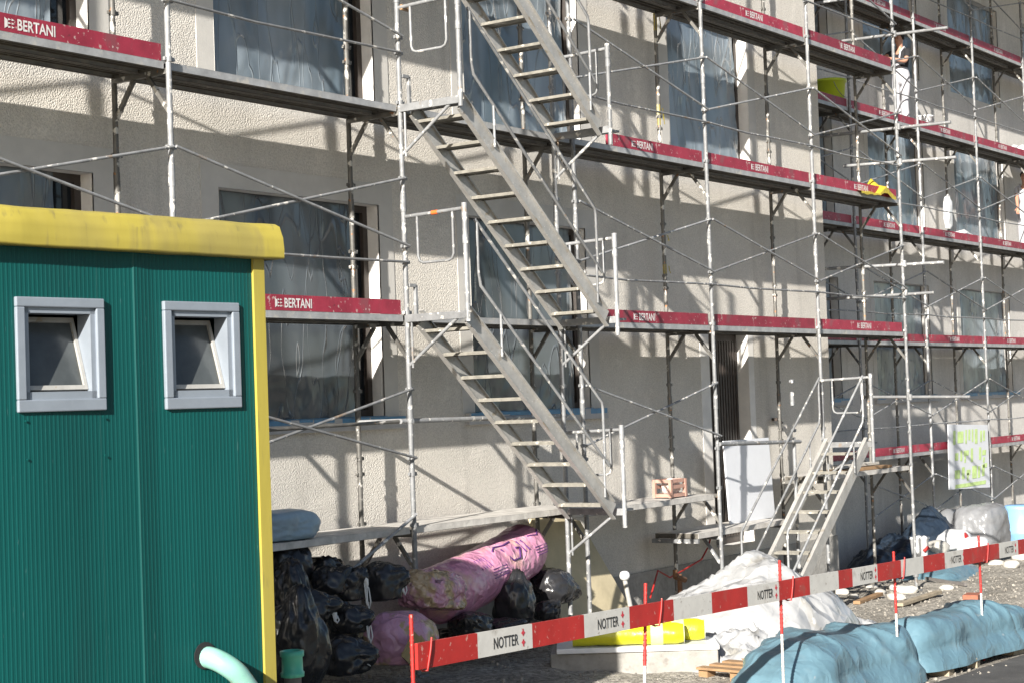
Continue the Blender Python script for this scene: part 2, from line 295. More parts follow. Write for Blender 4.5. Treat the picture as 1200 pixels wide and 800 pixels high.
def text_mesh(txt, size, bold=.0, sx=1., ext=.0):
    """flat letters in the local x-z plane, facing -y, origin at lower left"""
    cu = bpy.data.curves.new('lettering', 'FONT'); cu.body = txt; cu.size = size; cu.offset = bold; cu.extrude = ext; cu.resolution_u = 3
    ob = bpy.data.objects.new('lettering_tmp', cu); COL.objects.link(ob)
    dg = bpy.context.evaluated_depsgraph_get(); me = bpy.data.meshes.new_from_object(ob.evaluated_get(dg))
    bpy.data.objects.remove(ob)
    me.transform(Matrix(((sx,0,0,0),(0,0,1,0),(0,1,0,0),(0,0,0,1))))
    return me

# ------------------------------------------------------------------ ground, road
def axis_vals(lo, hi, near0, near1, step, far):
    vals = []; x = near0
    while x <= near1+1e-6: vals.append(x); x += step
    d = step
    x = near0
    while x > lo: d *= 1.6; x -= d; vals.insert(0, max(x, lo))
    d = step; x = near1
    while x < hi: d *= 1.6; x += d; vals.append(min(x, hi))
    return vals
gx = axis_vals(-400, 600, -6, 22, .12, 1.6); gy = axis_vals(-400, 400, -4.6, 2.8, .12, 1.6)
mb = MB(); vs = []
for y in gy:
    for x in gx:
        h = 0
        if -7 < x < 23 and -4.0 < y < 3:
            a = sstep(-4.0, -3.6, y)*sstep(-7, -5, x)*(1-sstep(21, 23, x))
            h = a*(.05*nz((x, y, 0), .9) + .03*nz((x, y, 0), 2.7, 3) + .015*max(0, nz((x, y, 0), 7, 5)))
        vs.append((x, y, g(x, y)+h))
n_ = len(gx)
mb.add(vs, [(j*n_+i, j*n_+i+1, (j+1)*n_+i+1, (j+1)*n_+i) for j in range(len(gy)-1) for i in range(n_-1)], True)
tag(mb.build('ground', MT['ground']), kind='structure')
mb = MB(); vs = []; xs = [-40 + i*.5 for i in range(161)]
for j in range(9):
    for x in xs:
        y = -4.12 - j*.8
        if j == 0: y += .10*nz((x, 0, 0), 1.1) + .05*nz((x, 0, 0), 4)
        vs.append((x, y, g(x)+.006))
n_ = len(xs); mb.add(vs, [(j*n_+i, (j+1)*n_+i, (j+1)*n_+i+1, j*n_+i+1) for j in range(8) for i in range(n_-1)], True)
tag(mb.build('road', MT['asphalt']), kind='structure')

# ------------------------------------------------------------------ building
WY = .85; RY = 2.85; EDGE = 14.1
bld = empty('building', (0, WY, -1.4), 'long plastered building under renovation with film taped over its windows behind the scaffolding', 'building')
def holed_wall(mb, x0, x1, z0, z1, holes, y):
    xs = sorted({x0, x1, *[h[0] for h in holes], *[h[1] for h in holes]}); zs = sorted({z0, z1, *[h[2] for h in holes], *[h[3] for h in holes]})
    for i in range(len(xs)-1):
        for k in range(len(zs)-1):
            a, b, c, d = xs[i], xs[i+1], zs[k], zs[k+1]
            if any(h[0]-1e-6 <= a and b <= h[1]+1e-6 and h[2]-1e-6 <= c and d <= h[3]+1e-6 for h in holes): continue
            mb.add([(a, y, c), (b, y, c), (b, y, d), (a, y, d)], [(0, 1, 2, 3)])
ZB = (1.05, 4.15, 7.25); HH = 2.12
front = []
for zb in ZB:
    front += [(-6.2, -3.95, zb, zb+HH), (-2.36, -.08, zb, zb+HH), (1.39, 3.66, zb, zb+HH), (5.18, 7.5, zb, zb+HH)]
for zb in ZB[1:]: front.append((9.62, 11.82, zb, zb+HH))
DOOR = (10.42, 11.52, -.85, 1.97)
mb = MB(); holed_wall(mb, -14, EDGE, -.98, 10.4, front+[DOOR], WY)
mb.add([(EDGE, WY, -.98), (EDGE, RY, -.98), (EDGE, RY, 10.4), (EDGE, WY, 10.4)], [(0, 1, 2, 3)])
mb.add([(-14, WY, -3), (-14, 11, -3), (-14, 11, 10.4), (-14, WY, 10.4)], [(3, 2, 1, 0)])
mb.build('facade_wall', MT['plaster'], bld)
mb = MB(); holed_wall(mb, -14, EDGE+.02, -3, -.98, [(10.46, 11.2, -.98+.0, -.98)], WY-.02)
mb.add([(-14, WY-.02, -.98), (EDGE+.02, WY-.02, -.98), (EDGE+.02, WY+.1, -.98), (-14, WY+.1, -.98)], [(0, 1, 2, 3)])
mb.add([(EDGE+.02, WY-.02, -3), (EDGE+.02, RY, -3), (EDGE+.02, RY, -.98), (EDGE+.02, WY-.02, -.98)], [(0, 1, 2, 3)])
mb.build('plinth', MT['plinth'], bld)
rec = []
for zb in ZB: rec += [(16.3, 18.9, zb-.02, zb+HH), (20.45, 23.1, zb-.02, zb+HH), (24.75, 27.7, zb-.02, zb+HH), (29.2, 32.0, zb-.02, zb+HH)]
mb = MB(); holed_wall(mb, EDGE, 45, -3, 10.4, rec, RY)
mb.build('recessed_wall', MT['plaster2'], bld)
mb = MB(); mb.b2(-14.6, 45.6, WY-.35, 12, 10.4, 10.6); mb.b2(-14, 45, 11, 11.2, -3, 10.4); mb.build('roof', MT['surround'], bld)

def window(x0, x1, z0, z1, y, seed, film='sheet', right_gap=.16, left_gap=.05, sill=True, surround=.22):
    rd = .20
    mb = MB()
    # smooth band round the opening, a few mm proud, then the reveal
    s = surround; yy = y-.006
    for (a, b, c, d) in ((x0-s, x1+s, z1, z1+s), (x0-s, x0, z0, z1), (x1, x1+s, z0, z1)):
        mb.b2(a, b, yy, y+.01, c, d)
    if not sill: mb.b2(x0-s, x1+s, yy, y+.01, z0-.12, z0)
    mb.cur = 1
    e = .002
    mb.add([(x0, yy-e, z0), (x0, y+rd, z0), (x0, y+rd, z1), (x0, yy-e, z1)], [(3, 2, 1, 0)])
    mb.add([(x1, yy-e, z0), (x1, y+rd, z0), (x1, y+rd, z1), (x1, yy-e, z1)], [(0, 1, 2, 3)])
    mb.add([(x0, yy-e, z1), (x1, yy-e, z1), (x1, y+rd, z1), (x0, y+rd, z1)], [(0, 1, 2, 3)])
    mb.add([(x0, yy-e, z0), (x1, yy-e, z0), (x1, y+rd, z0), (x0, y+rd, z0)], [(3, 2, 1, 0)])
    w = mb.build('window', [MT['surround'], MT['jamb']], bld)
    mb = MB(); t = .07; ya, yb = y+rd-.05, y+rd+.02; xm = (x0+x1)/2
    mb.b2(x0, x0+t, ya, yb, z0, z1); mb.b2(x1-t, x1, ya, yb, z0, z1); mb.b2(x0+t, x1-t, ya, yb, z0, z0+t); mb.b2(x0+t, x1-t, ya, yb, z1-t, z1); mb.b2(xm-.05, xm+.05, ya+.002, yb, z0+t, z1-t)
    mb.build('frame', MT['darkframe'], w)
    mb = MB(); mb.b2(x0+.01, x1-.01, y+rd-.005, y+rd+.005, z0+.01, z1-.01); mb.build('pane', MT['glass'], w)
    mb = MB(); W, H = x1-x0-right_gap-left_gap, z1-z0
    def fn(u, v):
        x = x0+left_gap+u*W; z = z0+.005+v*(H-.01)
        edge = sstep(0, .12, u)*sstep(0, .12, 1-u)
        d = .035*(nz((x*.9, 0, z*.5), 1.2, seed)) + .012*abs(nz((x+z*.35, 0, z*.3), 3, seed))
        d += (.03*abs(nz((x, 0, z*.25), 9, seed+2)))*(1-sstep(.0, .25, 1-u))
        d += .02*abs(nz((x*1.2-z*.8, 0, z), 4, seed+4))*(1-sstep(0, .35, v))
        return (x + .02*nz((0, 0, z), 2, seed)*(1-edge), y+rd-.06-abs(d)*1.3, z)
    mb.grid(fn, 56, 40); mb.build('plastic_sheet', MT[film], w)
    if sill:
        mb = MB(); mb.b2(x0-.18, x1+.28, y-.065, y+.02, z0-.13, z0-.005); bevel(mb.build('sill', MT['sill'], w), .006)
        mb = MB(); rr = random.Random(seed)
        a = x0-.15
        while a < x1+.2:
            l = rr.uniform(.15, .7); b = min(a+l, x1+.25); zz = z0-.005-rr.uniform(.025, .07)
            mb.b2(a, b, y-.068, y-.0655, zz, z0-.006); a = b+rr.choice((0., .02, .12))
        mb.b2(x0+.02, x1-.02, y-.05, y+.13, z0-.003, z0+.004)
        mb.build('protective_film', MT['bluefilm'], w)
    return w
k = 0
for h in front:
    k += 1; window(*h, WY, k, 'sheet' if h[2] < 2 else 'sheetblue', .30 if h[0] < 4 else .14, sill=h[2] < 2)
for h in rec:
    k += 1; window(*h, RY, k, 'sheetblue', .10, sill=h[2] < 2, surround=.16)
# door in its deep reveal
x0, x1, z0, z1 = DOOR
mb = MB()
mb.add([(x0, WY-.004, z0), (x0, WY+.2, z0), (x0, WY+.2, z1), (x0, WY-.004, z1)], [(3, 2, 1, 0)])
mb.add([(x1, WY-.004, z0), (x1, WY+.2, z0), (x1, WY+.2, z1), (x1, WY-.004, z1)], [(0, 1, 2, 3)])
mb.add([(x0, WY-.004, z1), (x1, WY-.004, z1), (x1, WY+.2, z1), (x0, WY+.2, z1)], [(0, 1, 2, 3)])
mb.add([(x0, WY-.03, z0), (x1, WY-.03, z0), (x1, WY+.2, z0), (x0, WY+.2, z0)], [(3, 2, 1, 0)])
mb.b2(x1+.002, x1+.16, WY-.006, WY+.01, z0+1.0, z1+.2); mb.b2(x0-.24, x0-.002, WY-.006, WY+.01, z0+.1, z1+.2)
dr = mb.build('doorway', MT['jamb'], bld)
mb = MB(); mb.b2(x0+.005, x1-.005, WY+.17, WY+.23, z0, z1)
for i in range(14): mb.b2(x0+.04+i*.075, x0+.085+i*.075, WY+.15, WY+.17, z0+.1, z1-.1)
mb.build('door', MT['darkframe'], dr)
p = at(905, 491, WY)
mb = MB(); mb.tube([p, p+Vector((0, -.12, 0))], .022, 8); mb.tube([p+Vector((-.07, -.09, 0)), p+Vector((.07, -.09, 0))], .025, 8); mb.tube([p+Vector((0, -.11, .0)), p+Vector((0, -.15, -.06))], .018, 8)
mb.build('water_tap', MT['darkframe'], bld)

# ------------------------------------------------------------------ scaffold pieces
def pole_mesh(z0, z1, name='pole'):
    mb = MB(); mb.tube([(0, 0, z0+.02), (0, 0, z1)], .0245, 10)
    mb.b2(-.07, .07, -.07, .07, z0-.02, z0+.012); mb.tube([(0, 0, z0), (0, 0, z0+.22)], .019, 8); mb.tube([(0, 0, z0+.20), (0, 0, z0+.24)], .045, 8)
    z = -2.
    while z < z1:
        if z > z0+.4:
            mb.tube([(0, 0, z+.98), (0, 0, z+1.16)], .0285, 10)
            for dz in (.02, .5, .65, 1.3):
                mb.tube([(0, 0, z+dz-.022), (0, 0, z+dz+.022)], .031, 8); mb.b2(.012, .058, -.014, .014, z+dz-.016, z+dz+.016); mb.b2(-.05, -.012, -.012, .012, z+dz-.014, z+dz+.014)
        z += 2
    return mb
PL = 2.93
def plank_mb():
    mb = MB(); w = .295; x0, x1 = .035, .035+PL
    mb.b2(x0, x1, 0, w, -.002, 0)
    for y in (0, w-.004): mb.b2(x0, x1, y, y+.004, -.062, -.003)
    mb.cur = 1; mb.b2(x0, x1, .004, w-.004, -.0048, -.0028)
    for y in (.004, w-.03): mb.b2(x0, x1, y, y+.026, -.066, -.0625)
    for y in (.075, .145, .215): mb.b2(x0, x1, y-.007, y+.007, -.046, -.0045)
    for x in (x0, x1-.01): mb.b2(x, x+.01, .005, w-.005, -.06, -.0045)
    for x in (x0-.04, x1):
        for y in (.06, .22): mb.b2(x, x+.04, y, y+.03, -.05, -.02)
    # raised dimples on the tread
    return mb
PLANK = plank_mb().mesh('deck_plank', [MT['deck'], MT['deckshade']]); PLANK_D = plank_mb().mesh('deck_plank', [MT['deckdusty'], MT['deckshade']])
def toe_mesh(L):
    mb = MB(); mb.b2(.05, L-.05, .031, .056, .004, .142)
    return mb.mesh('toeboard', MT['red'])
TOE = toe_mesh(3.0)
def logo_text():
    me = text_mesh('BERTANI', .116, .0024, .80)
    bm = bmesh.new(); bm.from_mesh(me); 
    for v in bm.verts: v.co.x += .115
    def poly(pts): bm.faces.new([bm.verts.new((x, 0, z)) for x, z in pts])
    poly([(.0, -.004), (.03, .013), (.03, .062), (0, .079)])
    for z in (.0, .028, .056):
        poly([(.034, z+.002), (.062, z+.010), (.034, z+.019)]); poly([(.066, z+.002), (.094, z+.010), (.066, z+.019)])
    bm.to_mesh(me); bm.free(); me.materials.clear(); me.materials.append(MT['letter'])
    return me
LOGO = logo_text()

def scaffold(root, xs, y0, levels, planks, toes, braces, zg, ztop, wdt=.645, knee_levels=None):
    """xs: pole positions; planks/toes/braces: (bay index, level z)"""
    for i, x in enumerate(xs):
        for (yy, m) in ((y0, 'galv'), (y0+wdt, 'galv_shade')):
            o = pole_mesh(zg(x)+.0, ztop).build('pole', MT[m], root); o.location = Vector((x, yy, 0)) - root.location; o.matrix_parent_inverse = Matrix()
        for z in levels:
            mb = MB(); zt = z-.075
            mb.bar((x, y0, zt), (x, y0+wdt, zt), .04, .045)
            mb.bar((x, y0+wdt, zt-.34), (x, y0+wdt-.24, zt-.02), .03, .035); mb.bar((x, y0, zt-.34), (x, y0+.24, zt-.02), .03, .035)
            mb.build('transom', MT['galv_shade'], root)
    for (i, z, dusty) in planks:
        for q in (0, 1):
            o = link('deck_plank', PLANK_D if dusty else PLANK); o.parent = root; o.location = Vector((xs[i], y0+.02+q*.307, z)) - root.location
    for (i, z, off, toff) in toes:
        o = link('toeboard', TOE if not off else toe_mesh(3.0-off)); o.parent = root; o.location = Vector((xs[i]+off, y0, z)) - root.location
        if toff is not None:
            t = link('lettering', LOGO); t.parent = o; t.location = (toff-off+.07, .0285, .032)
    for (i, z, rail) in braces:
        a, b = xs[i], xs[i+1]; yb = y0-.034
        mb = MB(); mb.tube([(a, yb, z+.65), (b, yb, z+1.3)], .0135, 7); mb.build('brace', MT['galv'], root)
        mb = MB(); mb.tube([(a, yb-.028, z+1.3), (b, yb-.028, z+.65)], .0135, 7); mb.build('brace', MT['galv'], root)
        if rail:
            mb = MB(); mid = (a+b)/2
            mb.tube([(a, yb, z+.5), (mid-.5, yb, z+.485+random.uniform(-.01, .01)), (mid+.4, yb, z+.49), (b, yb, z+.5)], .0125, 7); mb.build('guard_rail', MT['galv'], root)

fs = empty('scaffold', (0, 0, -1.4), 'near galvanised scaffold with red toeboards standing along the front facade', 'scaffold')
FX = [-6., -3., 0., 3., 6., 9., 12., 15.]
planks = [(i, z, False) for z in (2., 4., 6.) for i in range(7)] + [(i, 0.0, True) for i in (1, 2, 3, 6)]
toes = [(1, 4., 0, 1.31), (0, 4., 0, .8), (0, 2., 0, .8), (1, 2., 0, .8), (2, 2., 0, 1.14),
        (4, 4., .72, 1.22), (4, 2., .55, 1.12), (5, 4., 0, 1.18), (5, 2., 0, None), (6, 4., 0, 1.36), (6, 2., 0, 1.27),
        (5, 6., 0, 1.2), (6, 6., 0, 1.1), (4, 6., .7, 1.2), (1, 6., 0, 1.), (2, 6., 0, 1.)]
braces = [(i, z, True) for z in (2., 4., 6.) for i in (0, 1, 2, 4, 5, 6)] + [(1, 0., False), (2, 0., False), (4, 0., False)]
scaffold(fs, FX, 0., (0., 2., 4., 6.), planks, toes, braces, lambda x: g(x, 0), 8.6)
# base bays further right sit lower, on their own brackets
for (xa, xb, z) in ((5.7, 8.93, -.055),):
    for q in (0, 1):
        o = link('deck_plank', PLANK_D); o.parent = fs; o.location = Vector((xa+.0, .02+q*.307, z)) - fs.location; o.scale = ((xb-xa)/3.0, 1, 1)
for q in (0, 1):
    o = link('deck_plank', PLANK_D); o.parent = fs; o.location = Vector((8.45, .02+q*.307, -.50)) - fs.location; o.scale = (.83, 1, 1)
mb = MB(); mb.bar((9., -.02, -.585), (9., .7, -.585), .04, .05); mb.build('transom', MT['galv'], fs)
mb = MB(); mb.bar((9, .02, -.9), (9, .24, -.6), .03, .035); mb.build('bracket_strut', MT['galv'], fs)
for x in (8.45, 10.93):
    mb = MB(); mb.bar((x, 0, -.59), (x, .64, -.59), .04, .05); mb.build('transom', MT['galv'], fs)
mb = MB(); mb.tube([(9, -.03, .55), (11.22, -.03, .50)], .026, 8); mb.build('guard_rail', MT['galv'], fs)
o = pole_mesh(g(11, 0), .56).build('pole', MT['galv'], fs); o.location = Vector((11.1, 0, 0)) - fs.location; o.matrix_parent_inverse = Matrix()
# extra upright carrying the stair landings
o = pole_mesh(g(5.6, 0), 7.2).build('pole', MT['galv'], fs); o.location = Vector((5.62, 0, 0)) - fs.location; o.matrix_parent_inverse = Matrix()
mb = MB(); mb.tube([(3, .645, 1.0), (3, -.03, 1.0)], .0245, 8); mb.build('guard_rail', MT['galv'], fs)
mb = MB(); mb.tube([(2.9, .04, 1.0), (5.75, .04, .98)], .0245, 8); mb.build('guard_rail', MT['galv'], fs)
mb = MB(); mb.tube([(3, -.035, .12), (.2, -.035, -1.15)], .0165, 7); mb.build('brace', MT['galv'], fs)
mb = MB(); mb.tube([(.6, .06, .97), (3.0, .06, 1.0)], .018, 7); mb.build('guard_rail', MT['galv_shade'], fs)

def uloop(x, y0, y1, z, drop, r=.015):
    c = .06; return [(x, y0, z), (x, y0, z-drop+c), (x, y0+(c*.3 if y1 > y0 else -c*.3), z-drop+c*.3), (x, y0+(c if y1 > y0 else -c), z-drop),
                     (x, y1-(c if y1 > y0 else -c), z-drop), (x, y1-(c*.3 if y1 > y0 else -c*.3), z-drop+c*.3), (x, y1, z-drop+c), (x, y1, z)]
def landing(x, z, top=.99, post_low=-.1, diag=True, tape=False, ytop=-.72):
    mb = MB(); mb.bar((x, 0, z-.035), (x, ytop, z-.035), .05, .07); mb.b2(x+.03, x+.28, ytop+.06, -.03, z-.035, z-.012); 
    mb.build('bracket', MT['galv'], fs)
    if diag:
        mb = MB(); mb.tube([(x, -.01, z-.48), (x, ytop+.12, z-.06)], .017, 7); mb.build('bracket_strut', MT['galv'], fs)
        mb = MB(); mb.tube([(x, -.055, z-.5), (x, -.055, z-.06)], .012, 6); mb.build('bracket_strut', MT['galv'], fs)
    mb = MB(); mb.tube([(x, ytop, z+post_low), (x, ytop, z+top)], .024, 9); mb.tube([(x, ytop, z+.62), (x, ytop, z+.70)], .029, 8); mb.tube([(x, ytop, z+top-.14), (x, ytop, z+top+.01)], .028, 9); mb.build('landing_post', MT['galv'], fs)
    mb = MB(); zr = z+top-.04; mb.tube([(x, 0, zr-.02), (x, ytop, zr)], .019, 8); mb.tube(uloop(x, -.16, ytop+.14, zr, .47), .0135, 7)
    rl = mb.build('gate_rail', MT['galv'], fs)
    if tape:
        mb = MB(); mb.tube([(x, -.34, zr-.0105), (x, -.41, zr-.0085)], .0215, 8); mb.build('tape_wrap', MT['orange'], rl)
for z in (2., 4., 6.): landing(3.0, z, tape=(z == 2.))
for z in (0., 2., 4.): landing(5.62, z, top=.86, post_low=-.2)
landing(12.0, .46, top=.90, post_low=-.28)
for z in (2., 4.):
    mb = MB(); mb.bar((3.02, -.02, z+.28), (3.12, -.02, z+.28), .03, .03); mb.bar((3.12, -.02, z+.28), (3.12, -.02, z+.0), .03, .03); mb.build('hook_bar', MT['galv'], fs)
for (x, z) in ((3.0, 4.93), (0, 6.2)):
    mb = MB(); mb.box((x+.05, -.06, z), (.12, .03, .05)); mb.build('wood_wedge', MT['wood'], fs)
# long tubes across the scaffold end, tying it to the recessed scaffold
for (ya, za, yb, zb_) in ((1.9, 6.56, -.86, 6.48), (1.9, 5.11, -.84, 5.07), (.9, 4.6, -.9, 4.54), (2.0, 3.06, -.64, 3.0), (1.9, 2.58, -.46, 2.56), (.75, 1.05, -.95, 1.0), (2.0, 7.2, -.3, 7.15)):
    mb = MB(); mb.tube([(15.03, ya, za), (15.03, yb, zb_)], .0245, 8); mb.tube([(15.0, -.03, zb_-.02), (15.0, -.03, zb_+.07)], .034, 8); mb.build('tie_tube', MT['galv'], fs)
for (px, py, hh, y) in ((772, 22, .3, .6), (778, 135, .26, .6), (776, 278, .09, .6), (781, 315, .12, .6)):
    p = at(px, py, y); mb = MB()
    mb.tube([(9+.0, .645, p.z-hh/2), (9.0, .645, p.z+hh/2)], .0255, 7); mb.grid(lambda u, v: (9.01+.025*u+.02*nz((u*3, v*4, py)), .60-.02*v, p.z+hh*(.4-v)*.8), 4, 6); mb.build('yellow_tape', MT['yellowtape'], fs)

rs = empty('scaffold', (15, 2.05, -1.9), 'far scaffold with red toeboards standing along the set-back part of the facade', 'scaffold')
RX = [14.93, 17.93, 20.93, 23.93, 26.93, 29.93]
planks = [(i, z, False) for z in (0., 2., 4., 6., 8.) for i in range(5)]
toes = [(i, z, 0, [1.0, 1.25, 1.15, 1.3, 1.2][i]) for z in (0., 2., 4., 6., 8.) for i in range(5)]
braces = [(i, z, True) for z in (0., 2., 4., 6., 8.) for i in range(5)] + [(1, -1.72, False), (2, -1.72, False), (3, -1.72, False)]
scaffold(rs, RX, 2.05, (0., 2., 4., 6., 8.), planks, toes, braces, lambda x: g(x, 2), 10.2)

# ------------------------------------------------------------------ stair flights
def stair(loc, rz, label, sides, run=2.44, rise=2.02, group='aluminium stair flights', nt=9):
    r = empty('stair_flight', loc, label, 'stairs', group, rz)
    w = .57
    for y in (0, -w):
        mb = MB(); mb.bar((.02, y, -.02), (run-.02, y, -rise+.04), .03, .155); mb.bar((.02, y-.012, .072), (run-.02, y-.012, -rise+.132), .05, .012); mb.bar((.02, y-.012, -.112), (run-.02, y-.012, -rise-.052), .05, .012)
        o = mb.build('stringer', MT['alu'])
        o.parent = r
    for i in range(nt):
        t = (i+.55)/(nt+.0); mb = MB(); x = run*t; z = -rise*t
        mb.b2(x-.10, x+.10, -w+.02, -.02, z-.004, z+.012); mb.b2(x-.10, x-.09, -w+.02, -.02, z-.016, z-.0045); mb.b2(x+.09, x+.10, -w+.02, -.02, z-.016, z-.0045)
        for k_ in range(4): mb.b2(x-.08+k_*.045, x-.068+k_*.045, -w+.03, -.03, z+.0122, z+.017)
        o = mb.build('tread', MT['tread']); o.parent = r
    for y in sides:
        zs = lambda x: -rise*x/run
        mb = MB(); mb.tube([(.16, y, zs(.16)+1.0), (.16, y, zs(.16)+.52), (.19, y, zs(.19)+.43), (run-.1, y, zs(run-.1)+.42)], .0155, 8); mb.tube([(.13, y, zs(.13)+1.0), (run-.2, y, zs(run-.2)+1.0), (run-.185, y, zs(run-.185)+.95), (run-.18, y, zs(run-.18)+.44)], .0155, 8)
        o = mb.build('handrail', MT['galv']); o.parent = r
        for x in (.5, run-.2):
            mb = MB(); mb.tube([(x, y, zs(x)+.02), (x, y, zs(x)+.44)], .0135, 7); o = mb.build('baluster', MT['galv']); o.parent = r
    return r
stair((3.08, -.08, 6.0-.03), 0, 'highest of the three tilted scaffold stairs, cut off by the top edge', (-.60,))
stair((3.08, -.08, 4.0-.03), 0, 'middle flight of the three stacked scaffold stairs', (-.60,))
stair((3.08, -.08, 2.0-.03), 0, 'lowest of the three stacked scaffold stairs, ending above the rubbish bags', (-.60,))
stair((11.97, -.65, .44), math.pi, 'short steep stair leaning the other way, from the gravel by the white heap', (.03, -.60), 2.72, 2.14, None, 9)

# ------------------------------------------------------------------ site cabin
CA = R(-5); CD = Vector((math.cos(CA), math.sin(CA), 0)); CN = Vector((math.sin(CA), -math.cos(CA), 0))   # along the front, and outwards
cab = empty('site_cabin', (-2.51, -3.3, -1.3), 'green corrugated site cabin with a dirty yellow roof edge and two tilted windows', 'cabin')
CO = Vector((-2.51, -3.3, 0))
def cp(s, o, z): return CO + CD*s + CN*o + Vector((0, 0, z))   # s along (negative = left), o outwards
class CB(MB):
    def cbox(s, a, b, o0, o1, z0, z1):
        s.add([cp(x, o, z) for x in (a, b) for o in (o0, o1) for z in (z0, z1)], [(0,1,3,2),(4,6,7,5),(0,4,5,1),(2,3,7,6),(0,2,6,4),(1,5,7,3)])
WINS = [(-1.685, -1.135, 1.165, 1.757), (-.732, -.187, 1.157, 1.755)]
HOLES = [(a+.03, b-.03, c+.03, d-.03) for a, b, c, d in WINS]
CBOT = -.62; CTOP = 2.03; CL = -4.6
mb = CB(); zs = sorted({CBOT, CTOP, *[h[2] for h in HOLES], *[h[3] for h in HOLES]})
pit = .0265; prof = [(0, 0), (.008, 0), (.011, .0011), (.018, .0011), (.021, 0)]
xs = []; x = CL
while x < -.07:
    for dx, o in prof: xs.append((x+dx, o))
    x += pit
extra = [h[0] for h in HOLES] + [h[1] for h in HOLES]
def oo(x):
    return .002*math.sin(x*7.1)+.0025*math.sin(x*2.7+1) + .012*max(0, 1-abs(x+.93)/.14)*(1 if x > -.93 else .55)
pts = sorted([(x, o) for x, o in xs if x < -.06] + [(e, .0) for e in extra] + [(-.06, 0)])
zz = []
for a, b in zip(zs[:-1], zs[1:]):
    n = max(1, int((b-a)/.25)); zz += [a+(b-a)*i/n for i in range(n)]
zz.append(zs[-1])
cols = len(pts)
vs = [cp(x, o+oo(x)+.0035*nz((x, 0, z), 1.9, 4), z) for z in zz for x, o in pts]
fs_ = []
for k_ in range(len(zz)-1):
    for i in range(cols-1):
        xm = (pts[i][0]+pts[i+1][0])/2; zm = (zz[k_]+zz[k_+1])/2
        if any(h[0] < xm < h[1] and h[2] < zm < h[3] for h in HOLES): continue
        fs_.append((k_*cols+i, k_*cols+i+1, (k_+1)*cols+i+1, (k_+1)*cols+i))
mb.add(vs, fs_)
DEP = -2.2
mb.cbox(CL, -.01, DEP, DEP+.03, CBOT, CTOP); mb.cbox(CL-.03, CL, DEP, 0, CBOT, CTOP); mb.cbox(-.03, -.0, DEP, -.03, CBOT, CTOP)
for (px, py) in ((29, 493), (120, 488), (31, 538), (122, 533)):
    d = _f + _r2*((px-600)/F) - _u2*((py-400)/F); t = (CO-CAM).dot(CN)/d.dot(CN); q = CAM+d*t + CN*.008
    mb.tube([q, q+CN*.006], .006, 6)
mb.build('wall_panel', MT['green'], cab)
mb = CB(); mb.cbox(CL+.05, -.08, -.75, -.74, CBOT, CTOP); mb.cbox(CL, -.03, DEP, 0-.03, CTOP-.02, CTOP); mb.build('interior_lining', MT['dark'], cab)
mb = CB(); mb.cbox(-.072, .012, -.03, .02, CBOT, CTOP); mb.build('corner_trim', MT['yellow'], cab)
# chamfered roof edge, dented a little
mb = CB()
def roofp(t, s):
    prof = [(-.6, .212), (.0, .208), (.045, .19), (.075, .125), (.082, .055), (.078, .0), (.0, .0)]
    i = min(int(t*6), 5); f_ = t*6-i; a, b = prof[i], prof[i+1]
    o = a[0]+(b[0]-a[0])*f_; z = a[1]+(b[1]-a[1])*f_
    w = .006*nz((s*2.2, t*3, 0), 1, 2)+.004*nz((s*7, t*3, 0), 1, 5)
    return cp(s, o+w, CTOP-.012+z+w*.8)
mb.grid(lambda u, v: roofp(1-v, CL-.15+u*(-CL+.27)), 90, 24)
e0 = [roofp(v/24, .12) for v in range(25)]
mb.add(e0+[cp(.12, -.6, CTOP)], [tuple(range(26))])
mb.cbox(CL-.15, .12, DEP-.1, -.5, CTOP, CTOP+.195)
mb.build('roof_edge', MT['yellow'], cab)
mb = CB(); mb.cbox(CL, 0, DEP, -.05, CBOT-.16, CBOT-.001); 
for s_ in (-4.1, -.6):
    for o_ in (-.35, -1.85): mb.cbox(s_-.2, s_+.2, o_-.2, o_+.2, -1.6, CBOT-.16)
mb.build('chassis', MT['concrete'], cab)
for (a, b, c, d) in WINS:
    mb = CB(); t = .052
    for (q0, q1, r0, r1) in ((a, b, c, c+t+.012), (a, b, d-t, d), (a, a+t, c+t+.012, d-t), (b-t, b, c+t+.012, d-t)): mb.cbox(q0, q1, -.01, .022, r0, r1)
    w = bevel(mb.build('window', MT['winframe'], cab), .006, 2)
    mb = CB(); a2, b2, c2, d2 = a+t, b-t, c+t+.012, d-t; t2 = .03
    for (q0, q1, r0, r1) in ((a2, b2, c2, c2+.04), (a2, b2, d2-t2, d2), (a2, a2+t2, c2, d2), (b2-t2, b2, c2, d2)): mb.cbox(q0, q1, -.11, .004, r0, r1)
    mb.build('frame', MT['winframe'], w)
    a3, b3, c3, d3 = a2+t2+.002, b2-t2-.002, c2+.045, d2-t2
    hh = d3-c3; ang = R(17)
    def sp(x, h, th): return cp(x, -.045-h*math.sin(ang)+th*math.cos(ang), c3+h*math.cos(ang)+th*math.sin(ang))
    mb = CB(); ft = .024
    def sbox(mb, x0, x1, h0, h1, t0, t1): mb.add([sp(x, h, th) for x in (x0, x1) for th in (t0, t1) for h in (h0, h1)], [(0,1,3,2),(4,6,7,5),(0,4,5,1),(2,3,7,6),(0,2,6,4),(1,5,7,3)])
    sbox(mb, a3, b3, 0, ft, -.015, .02); sbox(mb, a3, b3, hh-ft, hh, -.015, .02); sbox(mb, a3, a3+ft*.8, ft, hh-ft, -.015, .02); sbox(mb, b3-ft*.8, b3, ft, hh-ft, -.015, .02)
    mb.build('sash', MT['sash'], w)
    mb = CB(); sbox(mb, a3+ft*.7, b3-ft*.7, ft*.8, hh-ft*.8, -.004, .004); mb.build('pane', MT['cabglass'], w)
